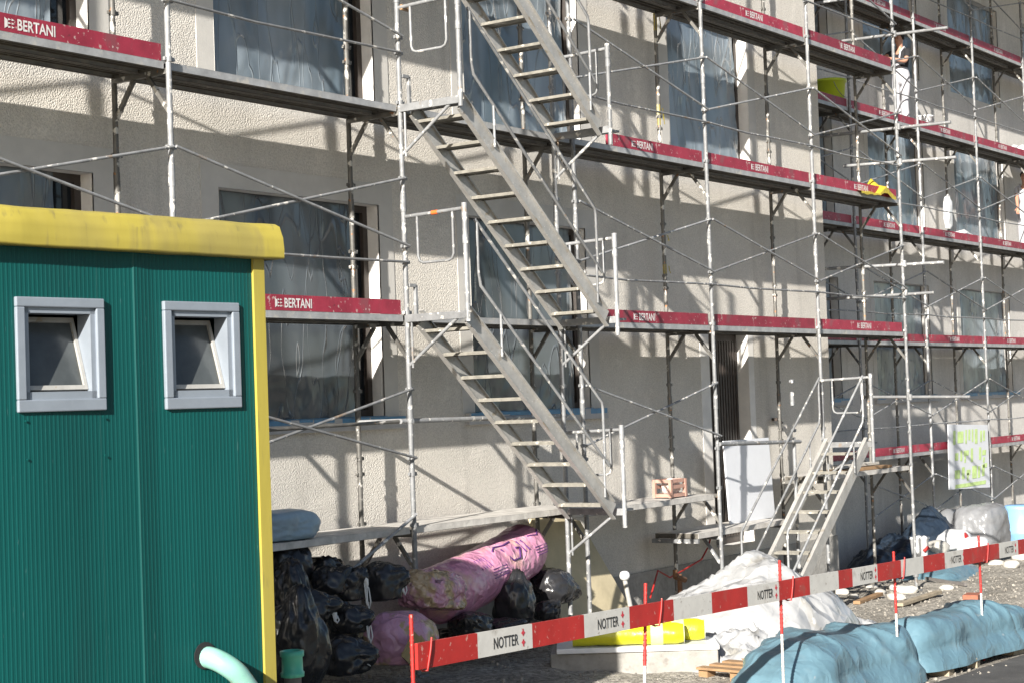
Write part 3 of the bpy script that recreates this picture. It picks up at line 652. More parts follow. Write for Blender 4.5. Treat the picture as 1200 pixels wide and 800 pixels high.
# bent drain pipe leaving the front wall
mb = CB(); s0, z0_ = -.50, -.235
path = []
for i in range(9):
    a = R(90)*i/8; path.append(cp(s0+.015+.11*(1-math.cos(a))*1.0, .0+.13*math.sin(a), z0_-.10*(1-math.cos(a))))
p_last = path[-1]; path = [cp(s0, -.05, z0_)] + path + [p_last + CD*.16 + Vector((0, 0, -.20)), p_last + CD*.26 + Vector((0, 0, -.33))]
mb.tube(path, .061, 18); dp = mb.build('drain_pipe', MT['mintpale'], cab)
mb = CB(); q = path[-2]; q2 = path[-1]; mb.tube([q, q+(q2-q)*.45], .071, 18); mb.build('pipe_collar', MT['mint'], dp)
mb = CB(); mb.tube([cp(s0-.004, .004, z0_+.012), cp(s0-.004, .0085, z0_+.012)], .076, 20); mb.build('pipe_hole', MT['dark'], cab)

# upright waste pipe with a green coupling
c = at(342, 762, -2.75)
cx, cy = c.x, c.y
wp = empty('waste_pipe', (cx, cy, g(cx, cy)), 'upright grey waste pipe with a bright mint coupling beside the cabin corner', 'pipe')
mb = MB(); mb.tube([(cx, cy, g(cx, cy)), (cx, cy, c.z-.15)], .055, 16); mb.build('pipe', MT['greypipe'], wp)
mb = MB(); mb.lathe((cx, cy, c.z-.165), [(.06, 0), (.074, .003), (.076, .03), (.068, .038), (.066, .125), (.076, .132), (.077, .165), (.066, .168), (.058, .165), (.056, .05), (.0, .05)], 24, caps=False); mb.build('coupling', MT['mint'], wp)

# ------------------------------------------------------------------ rubbish bags
def blob_mesh(r, seed, wr=.06, low=.14, flat=.55, sub=5, neck=None, power=2.4):
    bm = bmesh.new(); bmesh.ops.create_icosphere(bm, subdivisions=sub, radius=1)
    rx, ry, rz = r
    for v in bm.verts:
        d = v.co.normalized()
        k_ = (abs(d.x)**power+abs(d.y)**power+abs(d.z)**power)**(-1/power)
        dd = 1 + low*nz(d, 1.5, seed) + low*.5*nz(d, 3.2, seed+1)
        fold = ridge(d, 2.6, seed+2)**2*.5 + ridge((d.x*1.6+d.z*.6, d.y*1.6, d.z*.8), 3.6, seed+3)**3*.6
        dd += wr*(fold-.4)
        if neck is not None:
            c_ = d.dot(neck)
            if c_ > .2:
                ang = math.atan2((d-neck*c_).dot(neck.orthogonal()), (d-neck*c_).dot(neck.cross(neck.orthogonal())))
                dd += .045*math.sin(ang*(8+seed % 4)+seed+3*nz(d, 2, seed))*sstep(.25, .9, c_)
            if c_ > .86: dd += (c_-.86)/.14*.30 * (1 if c_ < .985 else 1.15)
        p = d*k_*dd
        p = Vector((p.x*rx, p.y*ry, p.z*rz))
        if p.z < -rz*flat: p.z = -rz*flat + (p.z+rz*flat)*.25
        v.co = p
    me = bpy.data.meshes.new('bag'); bm.to_mesh(me); bm.free()
    for p in me.polygons: p.use_smooth = True
    return me
def bag(px, py, y, r, seed, label, mname='black', rot=(0, 0, 0), neck=(0, -.3, 1), tie=None, name='rubbish_bag', group='black rubbish bags', wr=.022, **kw):
    c = at(px, py, y); nk = Vector(neck).normalized() if neck else None
    me = blob_mesh(r, seed, wr, neck=nk, **kw); me.materials.append(MT[mname])
    o = link(name, me); o.location = c; o.rotation_euler = rot
    tag(o, label, 'rubbish bag', group)
    if tie:
        # white draw string: a knot and two loops hanging from the neck
        mb = MB(); t = Vector(tie[0]); L = tie[1]
        mb.tube([t+Vector((-.02, 0, .03)), t+Vector((0, -.02, 0)), t+Vector((.015, -.02, -.05))], [.02, .024, .014], 8)
        for sx in (-1, 1):
            mb.tube([t, t+Vector((sx*.025, -.03, -L*.3)), t+Vector((sx*.03+.01, -.035, -L*.75)), t+Vector((.012, -.035, -L)), t+Vector((.0, -.03, -L*.7)), t+Vector((.0, -.028, -L*.2))], .0065, 6)
        s = mb.build('tie_string', MT['string']); s.parent = o
    return o
B = bag
B(332, 664, .25, (.22, .25, .22), 1, 'dull black bag half hidden by the cabin corner, at the top left of the heap', neck=(.3, -.2, 1))
B(376, 676, .30, (.24, .25, .19), 2, 'black bag lying at the back of the heap under the deck plank', neck=(-.4, -.6, .7))
B(338, 700, -.15, (.17, .20, .26), 3, 'greyish black bag pressed against the cabin trim', neck=(0, -.2, 1))
B(388, 684, -.15, (.16, .17, .15), 4, 'small shiny black bag at the top of the heap left of the knotted ones', neck=(.4, -.5, .6))
B(408, 688, -.22, (.15, .17, .17), 5, 'black bag with long white string loops hanging down its front', tie=((.03, -.16, .07), .26), neck=(.2, -.7, .7))
B(446, 685, -.2, (.19, .2, .21), 6, 'round black bag with a white knot beside the clear sack', tie=((.08, -.17, .06), .15), neck=(.5, -.8, .3))
B(366, 712, -.3, (.17, .18, .16), 7, 'black bag in the middle of the heap behind the tall one', tie=((.10, -.14, -.05), .08), neck=(.6, -.7, .1))
B(408, 728, -.42, (.155, .17, .15), 8, 'black bag below the one with the long string loops', tie=((.06, -.15, .02), .2), neck=(.3, -.8, .2))
B(349, 757, -.75, (.22, .24, .38), 9, 'tall black bag at the front left of the heap, behind the waste pipe', neck=(-.2, -.2, 1), wr=.045, flat=.9)
B(402, 772, -.55, (.22, .22, .19), 10, 'low black bag on the ground left of the pink sack', tie=((.06, -.2, .02), .07), neck=(.4, -.8, .2))
B(602, 706, -.05, (.20, .2, .26), 11, 'upright black bag under the long pink roll', neck=(.2, .0, 1), flat=.9)
B(646, 690, .15, (.25, .24, .23), 12, 'big glossy black bag at the right end of the heap', neck=(.8, -.4, -.2))
B(641, 717, -.1, (.13, .13, .12), 13, 'little black bag tucked in front of the big glossy one', neck=(.2, -.6, .7))
B(552, 732, -.15, (.22, .2, .13), 14, 'flat black bag below the lower end of the pink roll', neck=(-.6, -.4, .5))
B(590, 738, -.25, (.19, .18, .12), 15, 'black bag lying right behind the first barrier board', neck=(.3, -.7, .5))
B(525, 752, .3, (.18, .18, .14), 16, 'black bag in the dark gap under the clear sack', neck=(-.1, -.6, .5))
B(395, 745, .3, (.3, .2, .3), 17, 'black bag at the bottom back of the heap', neck=(0, 0, 1), flat=.9)
B(470, 752, -.48, (.34, .28, .28), 21, 'pink and clear sack of cardboard scraps behind the first barrier stake', 'pink', neck=None, name='waste_sack', group=None, low=.1)
c = at(484, 760, -.80); mb = MB()
Rt = Euler((R(20), R(25), R(20))).to_matrix(); mb.box((0, 0, 0), (.30, .02, .24), Rt); mb.box((.1, .03, -.05), (.26, .02, .2), Euler((R(-15), R(-30), R(-10))).to_matrix())
o = mb.build('cardboard_scrap', MT['carton']); o.location = c; tag(o, 'creased brown cardboard leaning on the pink sack behind the first stake', 'cardboard')
B(506, 695, -.12, (.36, .28, .23), 22, 'clear sack stuffed with pink and tan foil scraps below the pink roll', 'clearsack', neck=None, name='waste_sack', group=None, rot=(0, R(8), 0), low=.1, wr=.09)
# long pink film roll leaning up to the right
pa, pb = at(500, 700, .1), at(618, 640, .35)
ax = (pb-pa); Lr = ax.length+.25; ax.normalize(); pa = pa-ax*.1
ru = ax.cross(Vector((0, 1, 0))).normalized(); rv = ax.cross(ru).normalized()
def roll_pt(u, a, off=0):
    end = min(u, 1-u)
    r = .285*(1-.40*(1-sstep(0, .12, end))) if end < .12 else .285
    if end <= 0.001: r = .05
    p = pa + ax*(u*Lr)
    wob = .05*nz((u*3, math.cos(a), math.sin(a)), 1.3, 9) + .03*ridge((u*5, math.cos(a)*1.2, math.sin(a)*1.2), 1.5, 11)**2 + .012*math.sin(u*50+3*math.sin(a*2))
    rr = r*(1+wob)+off
    return p + (ru*math.cos(a)+rv*math.sin(a))*rr + Vector((0, 0, -.05*math.sin(math.pi*u)))
mb = MB(); mb.grid(lambda u, v: roll_pt(u, v*2*math.pi), 60, 36)
pr_ = mb.build('foil_roll', MT['pinklong']); tag(pr_, 'long pink plastic roll with purple print lying up across the black bags', 'packaging roll')
view = (CAM-(pa+ax*Lr*.5)).normalized(); a0 = math.atan2(view.dot(rv), view.dot(ru))
mb = MB()
def stroke(pts, r=.006):
    mb.tube([roll_pt(u, a0+da, .006) for u, da in pts], r, 5)
stroke([(.56, -.50), (.60, .06), (.66, .1), (.69, -.25), (.66, -.3)], .010); stroke([(.50, -.58), (.54, -.72), (.60, -.60), (.66, -.62)], .010); stroke([(.70, -.5), (.72, .0)], .009); stroke([(.73, -.45), (.75, .0)], .009)
for q in range(4): stroke([(.40+.005*q, .32-.1*q), (.53, .36-.1*q)], .004)
for q in range(4): stroke([(.80, .35-.1*q), (.90, .45-.1*q)], .004)
for q in range(5): stroke([(.33+.02*q, -.55), (.345+.02*q, -.1)], .004)
stroke([(.80, -.45), (.86, -.3), (.90, -.5)], .008)
o = mb.build('print', MT['ink'], pr_)
# blue folded tarp on the base deck
c = at(338, 617, .25); me = blob_mesh((.34, .24, .14), 31, .035, .09, .8, power=4.5); me.materials.append(MT['paleblue']); o = link('folded_tarp', me); o.location = (c.x-.12, c.y, .125); tag(o, 'pale blue folded tarp lying on the base deck beside the cabin', 'tarp')

# ------------------------------------------------------------------ things against the wall behind the heap
def leaning(name, p4, th, m, label, cat):
    a, b, c_, d = [Vector(p) for p in p4]; n = (b-a).cross(d-a).normalized()*th; mb = MB()
    vs = [a, b, c_, d, a+n, b+n, c_+n, d+n]; mb.add(vs, [(0, 1, 2, 3), (7, 6, 5, 4), (0, 4, 5, 1), (1, 5, 6, 2), (2, 6, 7, 3), (3, 7, 4, 0)])
    o = mb.build(name, MT[m]); tag(o, label, cat); return o
leaning('insulation_board', [(6.15, .42, g(6.2, .4)), (7.75, .42, g(7.7, .4)), (7.0, .78, -.25), (6.0, .78, -.12)], .04, 'beige', 'beige insulation board leaning on the wall beside the big glossy bag', 'board')
leaning('plasterboard', [(9.96, .40, -.50), (11.22, .40, -.50), (11.22, .45, .56), (9.96, .45, .56)], .02, 'board', 'white smooth panel leaning beside the dark doorway on a low plank', 'panel')
mb = MB(); p0 = at(745, 716, .2); p1 = at(732, 674, .25); p0.z = g(p0.x, .2)
mb.tube([p0, p1-Vector((0, 0, .04))], .028, 12); o = mb.build('vent_pipe', MT['sash'])
tag(o, 'thin cream pipe with a white ball cap leaning before the plinth', 'pipe'); mb = MB(); mb.lathe(p1-Vector((0, 0, .05)), [(.0, 0), (.04, .004), (.058, .03), (.062, .055), (.052, .085), (.03, .102), (0, .106)], 16, caps=False); mb.build('cap', MT['plastic_white'], o)
mb = MB(); rr = [at(771, 668, .3), at(785, 676, .3), at(800, 668, .35), at(822, 655, .4), at(830, 640, .4), at(834, 625, .4)]
rr = [at(762, 700, .25)]+rr; mb.tube(rr, .011, 7); o = mb.build('red_hose', MT['redpaint']); tag(o, 'red hose looping along the wall below the low plank', 'hose')
mb = MB(); q = at(797, 690, .1); mb.tube([(q.x, q.y, g(q.x, .1)), (q.x, q.y, q.z+.18)], .03, 8); mb.tube([(q.x-.1, q.y, q.z+.16), (q.x+.12, q.y, q.z+.10)], .035, 8); mb.tube([(q.x-.1, q.y, q.z+.16), (q.x-.1, q.y, q.z+.24)], .03, 8)
tag(mb.build('standpipe', MT['rust']), 'rusty standpipe with a valve below the leaning white panel', 'pipe')
# orange crate with a pale sack on the base deck
c = Vector((8.22, .24, -.05)); cr = empty('crate', c, 'open orange crate holding a pale sack on the dusty plank', 'crate')
mb = MB()
for (x, y) in ((-.17, -.11), (.17, -.11), (-.17, .11), (.17, .11)): mb.b2(c.x+x-.02, c.x+x+.02, c.y+y-.02, c.y+y+.02, c.z+.005, c.z+.22)
for y in (-.11, .11):
    for (z0_, z1_) in ((.01, .05), (.11, .15), (.18, .22)): mb.b2(c.x-.15, c.x+.15, c.y+y-.012, c.y+y+.012, c.z+z0_, c.z+z1_)
for x in (-.17, .17):
    for (z0_, z1_) in ((.01, .05), (.18, .22)): mb.b2(c.x+x-.012, c.x+x+.012, c.y-.09, c.y+.09, c.z+z0_, c.z+z1_)
mb.b2(c.x-.15, c.x+.15, c.y-.09, c.y+.09, c.z+.006, c.z+.016); mb.build('slatted_frame', MT['crate'], cr)
me = blob_mesh((.13, .085, .11), 41, .1, .15, .9); me.materials.append(MT['pinkwhite']); o = link('cement_sack', me); o.location = c+Vector((.03, 0, .12)); tag(o, 'pale crumpled sack sitting inside the orange crate', 'sack')

# ------------------------------------------------------------------ barrier
BY = -3.94
def bz(x): return -.335 - .0237*(x+1.97)
xs_st = [(-1.97, 0, -.09), (.70, -.10, -.18), (2.80, -.02, -.21), (5.09, .0, -.34), (7.24, .0, -.37)]
lab = ['first barrier stake from the left, all red, in front of the waste sacks', 'leaning red and white barrier stake in front of the yellow rolls', 'red and white barrier stake between the white heap and the blue tarp', 'red and white barrier stake at the gap between two blue tarp bundles', 'farthest red and white barrier stake behind the last blue tarp bundle']
for i, (x, lean, zt) in enumerate(xs_st):
    zb_ = g(x)-.03; L = zt-zb_
    r = empty('barrier_stake', (x, BY+.03, zb_), lab[i], 'stake', 'barrier stakes')
    top = Vector((x, BY+.03, zt)); bot = Vector((x+lean*1.2, BY+.03, zb_))
    def seg(a, b, m, nm, rad=.0115):
        mb = MB(); mb.tube([top+(bot-top)*a, top+(bot-top)*b], rad, 8)
        for q in range(int((b-a)*L/.035)):
            t = a+(q+.5)*.035/L; c_ = top+(bot-top)*t; mb.tube([c_, c_+Vector((0, 0, .008))], rad+.0025, 7)
        mb.build(nm, MT[m], r)
    cut = .45 if i else .75
    seg(0, cut, 'redpaint', 'upper_rod', .0125); seg(cut, .93, 'whitepaint', 'middle_rod'); seg(.93, 1, 'redpaint', 'rod_tip')
    if i == 0:
        xc = x+.12
    else: xc = x+.13
    mb = MB(); zc = bz(xc); mb.tube([(xc+.01, BY-.016, zc+.10), (xc-.005, BY-.018, zc+.03), (xc-.03, BY-.018, zc-.05), (xc-.035, BY-.014, zc-.088), (xc-.04, BY+.02, zc-.092), (x+lean*.15, BY+.03, zc-.05)], .007, 6); mb.build('hook', MT['redpaint'], r)
def notter():
    me = text_mesh('NOTTER', .098, .0012, .70)
    me.materials.clear(); me.materials.append(MT['inkblack']); return me
NOT = notter()
def arrows():
    bm = bmesh.new()
    def poly(p): bm.faces.new([bm.verts.new((x, 0, z)) for x, z in p])
    for sgn, z in ((1, .03), (-1, -.03)):
        poly([(-.022, z), (0, z-.018*1), (.022, z), (0, z+.018)]); poly([(-.005, z-sgn*.02), (.005, z-sgn*.02), (.005, z-sgn*.008), (-.005, z-sgn*.008)]) 
        poly([(-.006, z+sgn*.012), (.006, z+sgn*.012), (.006, z+sgn*.026), (-.006, z+sgn*.026)])
    me = bpy.data.meshes.new('emblem'); bm.to_mesh(me); bm.free(); me.materials.append(MT['diamond']); return me
ARR = arrows()
SEG = [(-1.97, -1.38, 'R'), (-1.38, -.79, 'N'), (-.79, -.18, 'R'), (-.18, .40, 'N'), (.40, 1.01, 'R')], \
      [(1.01, 1.58, 'W'), (1.58, 2.15, 'R'), (2.15, 2.69, 'N'), (2.69, 3.25, 'R')], \
      [(3.25, 3.81, 'W'), (3.81, 4.09, 'R'), (4.09, 4.62, 'N'), (4.62, 5.15, 'R')], \
      [(5.15, 5.68, 'W'), (5.68, 6.21, 'R'), (6.21, 6.70, 'N'), (6.70, 7.25, 'R')], \
      [(7.25, 7.70, 'R'), (7.70, 8.27, 'N'), (8.27, 8.85, 'R'), (8.85, 9.4, 'N'), (9.4, 10., 'R')]
blab = ['striped barrier board in front of the black bags, with two lettered panels', 'striped barrier board in front of the white plastic heap', 'striped barrier board below the short steep stair', 'striped barrier board in front of the dark blue tarp heap', 'striped barrier board farthest right, cut off by the photo edge']
for i, sg in enumerate(SEG):
    xa, xb = sg[0][0], sg[-1][1]
    r = empty('barrier_board', ((xa+xb)/2, BY, bz((xa+xb)/2)), blab[i], 'barrier board', 'striped barrier boards')
    off = .0 if i % 2 == 0 else .0
    bd = MB(); 
    for q, (a, b, k_) in enumerate(sg):
        bd.cur = 0 if k_ == 'R' else 1
        e = .0
        za, zb_ = bz(a), bz(b); h = .077; t = .011
        vs = [(x, y, z+s*h) for (x, z) in ((a, za), (b, zb_)) for y in (BY-t, BY+t) for s in (-1, 1)]
        fs2 = [(0,4,5,1),(2,3,7,6),(0,2,6,4),(1,5,7,3)]
        if q == 0: fs2.append((0,1,3,2))
        if q == len(sg)-1: fs2.append((4,6,7,5))
        bd.add(vs, fs2)
    bo = bd.build('panel', [MT['redpaint'], MT['whitepaint']], r)
    for (a, b, k_) in sg:
        if k_ == 'N':
            t = link('lettering', NOT); t.parent = bo; t.matrix_parent_inverse = Matrix(); t.location = Vector((a+.16, BY-.0135, bz(a+.16)-.038)) - r.location; t.rotation_euler = (0, R(1.3), 0)
            t.parent = bo; t2 = link('emblem', ARR); t2.parent = bo; t2.location = Vector((a+.485, BY-.0135, bz(a+.45))) - r.location
            for tt in (t, t2):
                tt.matrix_parent_inverse = bo.matrix_parent_inverse.copy() if False else Matrix()
                tt.location = Vector(tt.location) + r.location   # the board panel keeps world coordinates in its mesh

# ------------------------------------------------------------------ block, rolls, white heap, tarps
def zplane(px, py, z):
    d = _f + _r2*((px-600)/F) - _u2*((py-400)/F); return CAM + d*((z-CAM.z)/d.z)
# concrete block under the white board
za = -1.30
A_, B_ = zplane(645, 766, za), zplane(842, 768, za-.06)
dirb = (B_-A_); dirb.z = 0; Lb = dirb.length; dirb.normalize(); nb = Vector((-dirb.y, dirb.x, 0))
rotb = math.atan2(dirb.y, dirb.x)
def bl(s, o, z): return Vector((A_.x, A_.y, 0)) + dirb*s + nb*o + Vector((0, 0, z))
zt_b = za
mb = MB(); 
def blf(u, v):
    return bl(0, 0, 0)
mb.box(bl(Lb/2, .28, za-.15), (Lb, .56, .30), Matrix.Rotation(rotb, 3, 'Z')); o = bevel(mb.build('concrete_block', MT['concrete']), .015, 3); tag(o, 'long grey concrete block under the yellow rolls behind the barrier', 'block')
mb = MB(); mb.box(bl(Lb/2+.03, .27, za+.028), (Lb*.97, .6, .05), Matrix.Rotation(rotb+R(1.5), 3, 'Z')); o = bevel(mb.build('foam_board', MT['plastic_white']), .008, 2); tag(o, 'white foam board lying on the concrete block', 'board')
ylab = ['front yellow wrapped roll lying on the white foam board', 'rear yellow wrapped roll behind the front one']
for q, (o_, s0, s1, r_) in enumerate(((.10, .22, Lb*.80, .10), (.31, .45, Lb*.93, .105))):
    mb = MB(); n = 40
    def rp(u, v):
        a = v*2*math.pi; s_ = s0+(s1-s0)*u; rad = r_*(1+.09*nz((u*5, math.cos(a), math.sin(a)), 1.2, q)+.03*ridge((u*14, math.cos(a), math.sin(a)), 1.3, q))*(1-.14*sstep(.93, 1, u))
        c_ = bl(s_, o_, za+.055+r_)
        return c_ + nb*math.cos(a)*rad*1.06 + Vector((0, 0, max(math.sin(a)*rad, -r_*.93)))
    mb.grid(rp, 40, 28)
    rt = mb.build('insulation_roll', MT['fluo']); tag(rt, ylab[q], 'roll', 'yellow wrapped rolls')
    mb = MB()
    for e in (s0, s1):
        sgn = 1 if e == s1 else -1
        mb.lathe(bl(e, o_, za+.055+r_), [(r_*.98, 0), (r_*.97, .006), (r_*.6, .004), (r_*.25, -.002), (.02, -.003), (0.002, -.003)], 24, dirb*sgn, caps=False)
    mb.build('roll_end', MT['foamend'], rt)
    mb = MB(); mb.lathe(bl(s1-.32, o_, za+.055+r_), [(r_*1.10, 0), (r_*1.10, .12)], 24, dirb, caps=False); mb.build('printed_band', MT['limepaint'], rt)
def mound(name, cx, cy, rx, ry, h, m, label, cat, seed, fold=.06, rot=0, zoff=0., p=.8, nu=70, nv=50, low=.25):
    mb = MB(); cr_, sr = math.cos(rot), math.sin(rot)
    def fn(u, v):
        a = u*2-1; b = v*2-1; r_ = math.sqrt(a*a+b*b); 
        lim = 1+.18*nz((a, b, 0), 1.4, seed)
        t = clamp(1-r_/lim); H = h*(t**p)*(1+low*nz((a, b, 0), 1.6, seed+1)) if t > 0 else 0
        fo = fold*(ridge((a*2+b, b*1.3, 0), 1.6, seed+2)**2 + .6*ridge((a*3, b*3, 0), 1.7, seed+3)**2 - .6)*min(1, t*5)
        x = cx + (a*rx)*cr_ - (b*ry)*sr; y = cy + (a*rx)*sr + (b*ry)*cr_
        edge = 1-sstep(0, .08, t)
        return (x, y, g(x, y)+zoff+H+fo + .006 - .08*edge*sstep(1.0, 1.3, r_/lim))
    mb.grid(fn, nu, nv); o = mb.build(name, MT[m]); tag(o, label, cat); return o
mound('plastic_sheet', 6.85, -1.5, 1.4, 1.15, .95, 'sheetwhite', 'large white plastic sheet draped over a mound under the short stair', 'plastic sheet', 3, .07, R(8), p=.42)
mound('plastic_sheet', 5.75, -2.1, 1.0, .55, .32, 'sheetwhite', 'low crumpled white sheet at the right end of the yellow rolls', 'plastic sheet', 8, .09, R(-20), p=.6)
mound('plastic_sheet', 7.7, -2.1, .8, .6, .36, 'sheetwhite', 'flat white sheet spilling right from the big white mound', 'plastic sheet', 12, .06, R(-10), p=.6)
# pallet seen beside the blue bundle
pc = Vector((5.05, -2.6, g(5.05, -2.5))); mb = MB(); rp_ = Matrix.Rotation(R(-5), 3, 'Z')
for y in (-.35, 0, .35):
    for x in (-.5, 0, .5): mb.box(pc+rp_ @ Vector((x, y, .06)), (.14, .1, .09), rp_)
    mb.box(pc+rp_ @ Vector((0, y, .011)), (1.2, .1, .02), rp_)
for x in (-.55, -.33, -.11, .11, .33, .55): mb.box(pc+rp_ @ Vector((x, 0, .12)), (.12, .8, .022), rp_)
tag(mb.build('pallet', MT['wood']), 'brown wooden pallet at the left end of the blue tarp', 'pallet')
def bundle(xa, xb, yc, ry, ht, seed, label, taper=(.25, .25), lift=.0):
    mb = MB(); nu, nv = 80, 40
    def fn(u, v):
        x = xa+(xb-xa)*u; a = math.pi*(1-v*1.0); e = min(u/taper[0], (1-u)/taper[1], 1.); e = max(e, 0)
        k_ = (1-(1-e)**2.4)**.5 if e < 1 else 1.
        hx = ht*(.18+.82*k_)*(1+.07*nz((x, 0, 0), 1.1, seed)); r_ = ry*(.45+.55*k_)*(1+.1*nz((x, 3, 0), 1.3, seed))
        c_, s_ = math.cos(a), math.sin(a)
        pw = .62
        yy = math.copysign(abs(c_)**pw, c_)*r_; zz = (abs(s_)**pw)*hx
        # soft folds running across the bundle, gathered towards the ends
        w_ = .05*max(0, ridge((x*1.3+zz*1.3-yy*.5, yy*.4, zz*.5), 1.7, seed))**4 + .03*ridge((x*1.0+zz*.7, yy*.6, zz*1.1), 2.2, seed)**2 + 0.015*ridge((x*1.6-zz*1.5, yy, zz*.7), 1.5, seed+2)**2 + .03*nz((x, yy, zz), 2.0, seed+4)
        w_ *= .4+.9*s_
        sag = .05*math.sin(u*math.pi*3+seed)
        yo = yy*(1+w_*1.8) ; zo = zz*(1+w_*1.3)
        flare = (1-sstep(0, .25, s_))*.09
        yo += math.copysign(flare, c_) + .05*nz((x*2.2, c_*2, 0), 1, seed+7)*(1-s_)
        return (x + .04*nz((x, yy, zz), 2, seed+6), yc+yo+sag, g(x)+lift+zo+.01)
    mb.grid(fn, nu, nv)
    for u_ in (0, 1):
        ring = [fn(u_, j/nv) for j in range(nv+1)]; mb.add(ring, [tuple(range(nv+1)) if u_ else tuple(range(nv, -1, -1))])
    o = mb.build('tarp_bundle', MT['bluetarp']); tag(o, label, 'tarp', 'blue tarp bundles'); return o
bundle(3.0, 5.62, -3.52, .40, .50, 3, 'nearest and biggest blue tarp bundle, at the bottom edge of the photo', (.42, .12))
bundle(5.55, 8.0, -3.72, .27, .46, 8, 'middle blue tarp bundle lying between the last two barrier stakes', (.12, .14), .06)
bundle(7.9, 8.95, -3.68, .24, .34, 14, 'small blue tarp bundle farthest to the right along the road edge', (.2, .35), .06)
for q, (x, s) in enumerate(((6.0, .9), (7.9, 1.), (8.35, 1.1), (8.75, .9), (6.7, 1.))):
    mb = MB(); mb.box((0, 0, 0), (.22*s, .30, .11), Matrix.Rotation(random.uniform(-.3, .3), 3, 'Z')); o = bevel(mb.build('timber_block', MT['oldwood'])); o.location = (x, -3.90, g(x)+.045)
    tag(o, 'short old timber block propping up the blue tarp bundles by the road', 'timber', 'timber blocks under the blue tarp')

# ------------------------------------------------------------------ clutter by the far scaffold
def gp(px, py):
    z = -1.6
    for _ in range(8):
        P = zplane(px, py, z); z = g(P.x, P.y)
    return P
mound('tarp_heap', 18.5, 1.9, 1.7, .7, .62, 'navy', 'dark navy tarp heap in the shade under the far scaffold', 'tarp', 21, .09, R(12), p=.45, low=.5)
mound('tarp_heap', 20.3, 1.9, 1.15, .7, 1.0, 'navy', 'upright dark tarp hump with pale creases beside the white tub', 'tarp', 22, .07, R(0), p=.45, low=.4)
c = gp(1110, 672); mound('ground_tarp', c.x+.3, c.y+.5, 1.9, .9, .35, 'bluetarp', 'flat blue tarp spread on the gravel under the pile of sacks', 'tarp', 25, .05, R(15), p=.5)
c = Vector((21.0, .9, 0)); c = at(1078, 650, .7); zz_ = g(c.x, c.y)+.33
mb = MB(); mb.lathe((c.x, c.y, zz_), [(.12, 0), (.15, .32), (.165, .33), (.165, .36), (.15, .365), (.145, .34), (.115, .02), (.0, .02)], 20, caps=False)
tb = mb.build('paint_tub', MT['plastic_white']); tag(tb, 'white tub with a red mark standing before the dark tarp hump', 'tub')
mb = MB(); mb.tube([(c.x-.10, c.y-.11, zz_+.14), (c.x-.02, c.y-.158, zz_+.20)], .03, 6); mb.build('red_mark', MT['redpaint'], tb)
sk = [(1098, 642, 1.2, (.28, .2, .14), 'plaster_lump', 'small whitish sack left of the red-striped one'), (1118, 633, 1.3, (.42, .25, .20), 'plastic_white', 'white sack with a red patch on the ground tarp'), (1140, 640, 1.0, (.40, .25, .18), 'plastic_white', 'low white sack in front of the grey wrapped pile'), (1168, 645, .8, (.3, .2, .13), 'plaster_lump', 'low white sack nearest the last barrier board')]
for q, (px, py, y, r_, m, l) in enumerate(sk):
    me = blob_mesh(r_, 60+q, .08, .12, .7, 3); me.materials.append(MT[m]); o = link('cement_sack', me); o.location = at(px, py, y); tag(o, l, 'sack', 'white sacks by the far scaffold')
    if q == 1:
        mb = MB(); mb.lathe((0.02, -.235, .03), [(.0, .03), (.10, .02), (.13, 0)], 14, Vector((.1, -1, .3)), caps=False); s = mb.build('red_patch', MT['redpaint']); s.parent = o
me = blob_mesh((.6, .42, .52), 71, .05, .1, .8, power=3.6); me.materials.append(MT['greyfilm']); o = link('wrapped_pile', me); o.location = at(1150, 622, 1.4); tag(o, 'grey pile wrapped in shiny clear film behind the white sacks', 'wrapped pile')
me = blob_mesh((.2, .2, .3), 73, .1, .12, .8, 3); me.materials.append(MT['carton']); o = link('paper_sack', me); o.location = at(1092, 622, 2.0); tag(o, 'brown paper sack standing against the far scaffold', 'sack', None)
me = blob_mesh((.38, .25, .4), 74, .1, .12, .8, 3); me.materials.append(MT['greyfilm']); o = link('film_bundle', me); o.location = at(1112, 620, 2.0); tag(o, 'small bundle of grey film beside the brown paper sack', 'film bundle')
c = at(1198, 620, 1.6)
mb = MB(); mb.lathe((c.x, c.y, g(c.x, c.y)), [(.30, 0), (.33, .03), (.33, .35), (.345, .37), (.345, .41), (.33, .43), (.33, .85), (.34, .90), (.30, .93), (0, .93)], 24, caps=False); o = mb.build('blue_drum', MT['bluebox']); tag(o, 'pale blue plastic drum at the right edge of the photo', 'drum')
for q, (px, py, L, rz, m, l) in enumerate(((1018, 704, 1.1, .12, 'wood', 'short brown plank on the gravel below the short stair'), (1078, 704, 1.6, .05, 'oldwood', 'long pale plank on the gravel behind the blue bundles'), (1108, 684, 1.2, .9, 'greypipe', 'thin dark bar lying on the gravel near the blue ground tarp'))):
    c = gp(px, py); mb = MB(); mb.box((0, 0, 0), (L, .1 if q < 2 else .04, .045)); o = bevel(mb.build('plank', MT[m])); o.location = c+Vector((0, 0, .045)); o.rotation_euler = (0, 0, rz); tag(o, l, 'plank')
c = gp(1140, 712); mb = MB(); mb.box((0, 0, 0), (.34, .2, .2)); o = bevel(mb.build('brick', MT['brick']), .008); o.location = c+Vector((0, 0, .09)); o.rotation_euler = (0, 0, .2); tag(o, 'red brick lying on the gravel beside the last stake', 'brick')
rr_ = random.Random(3)
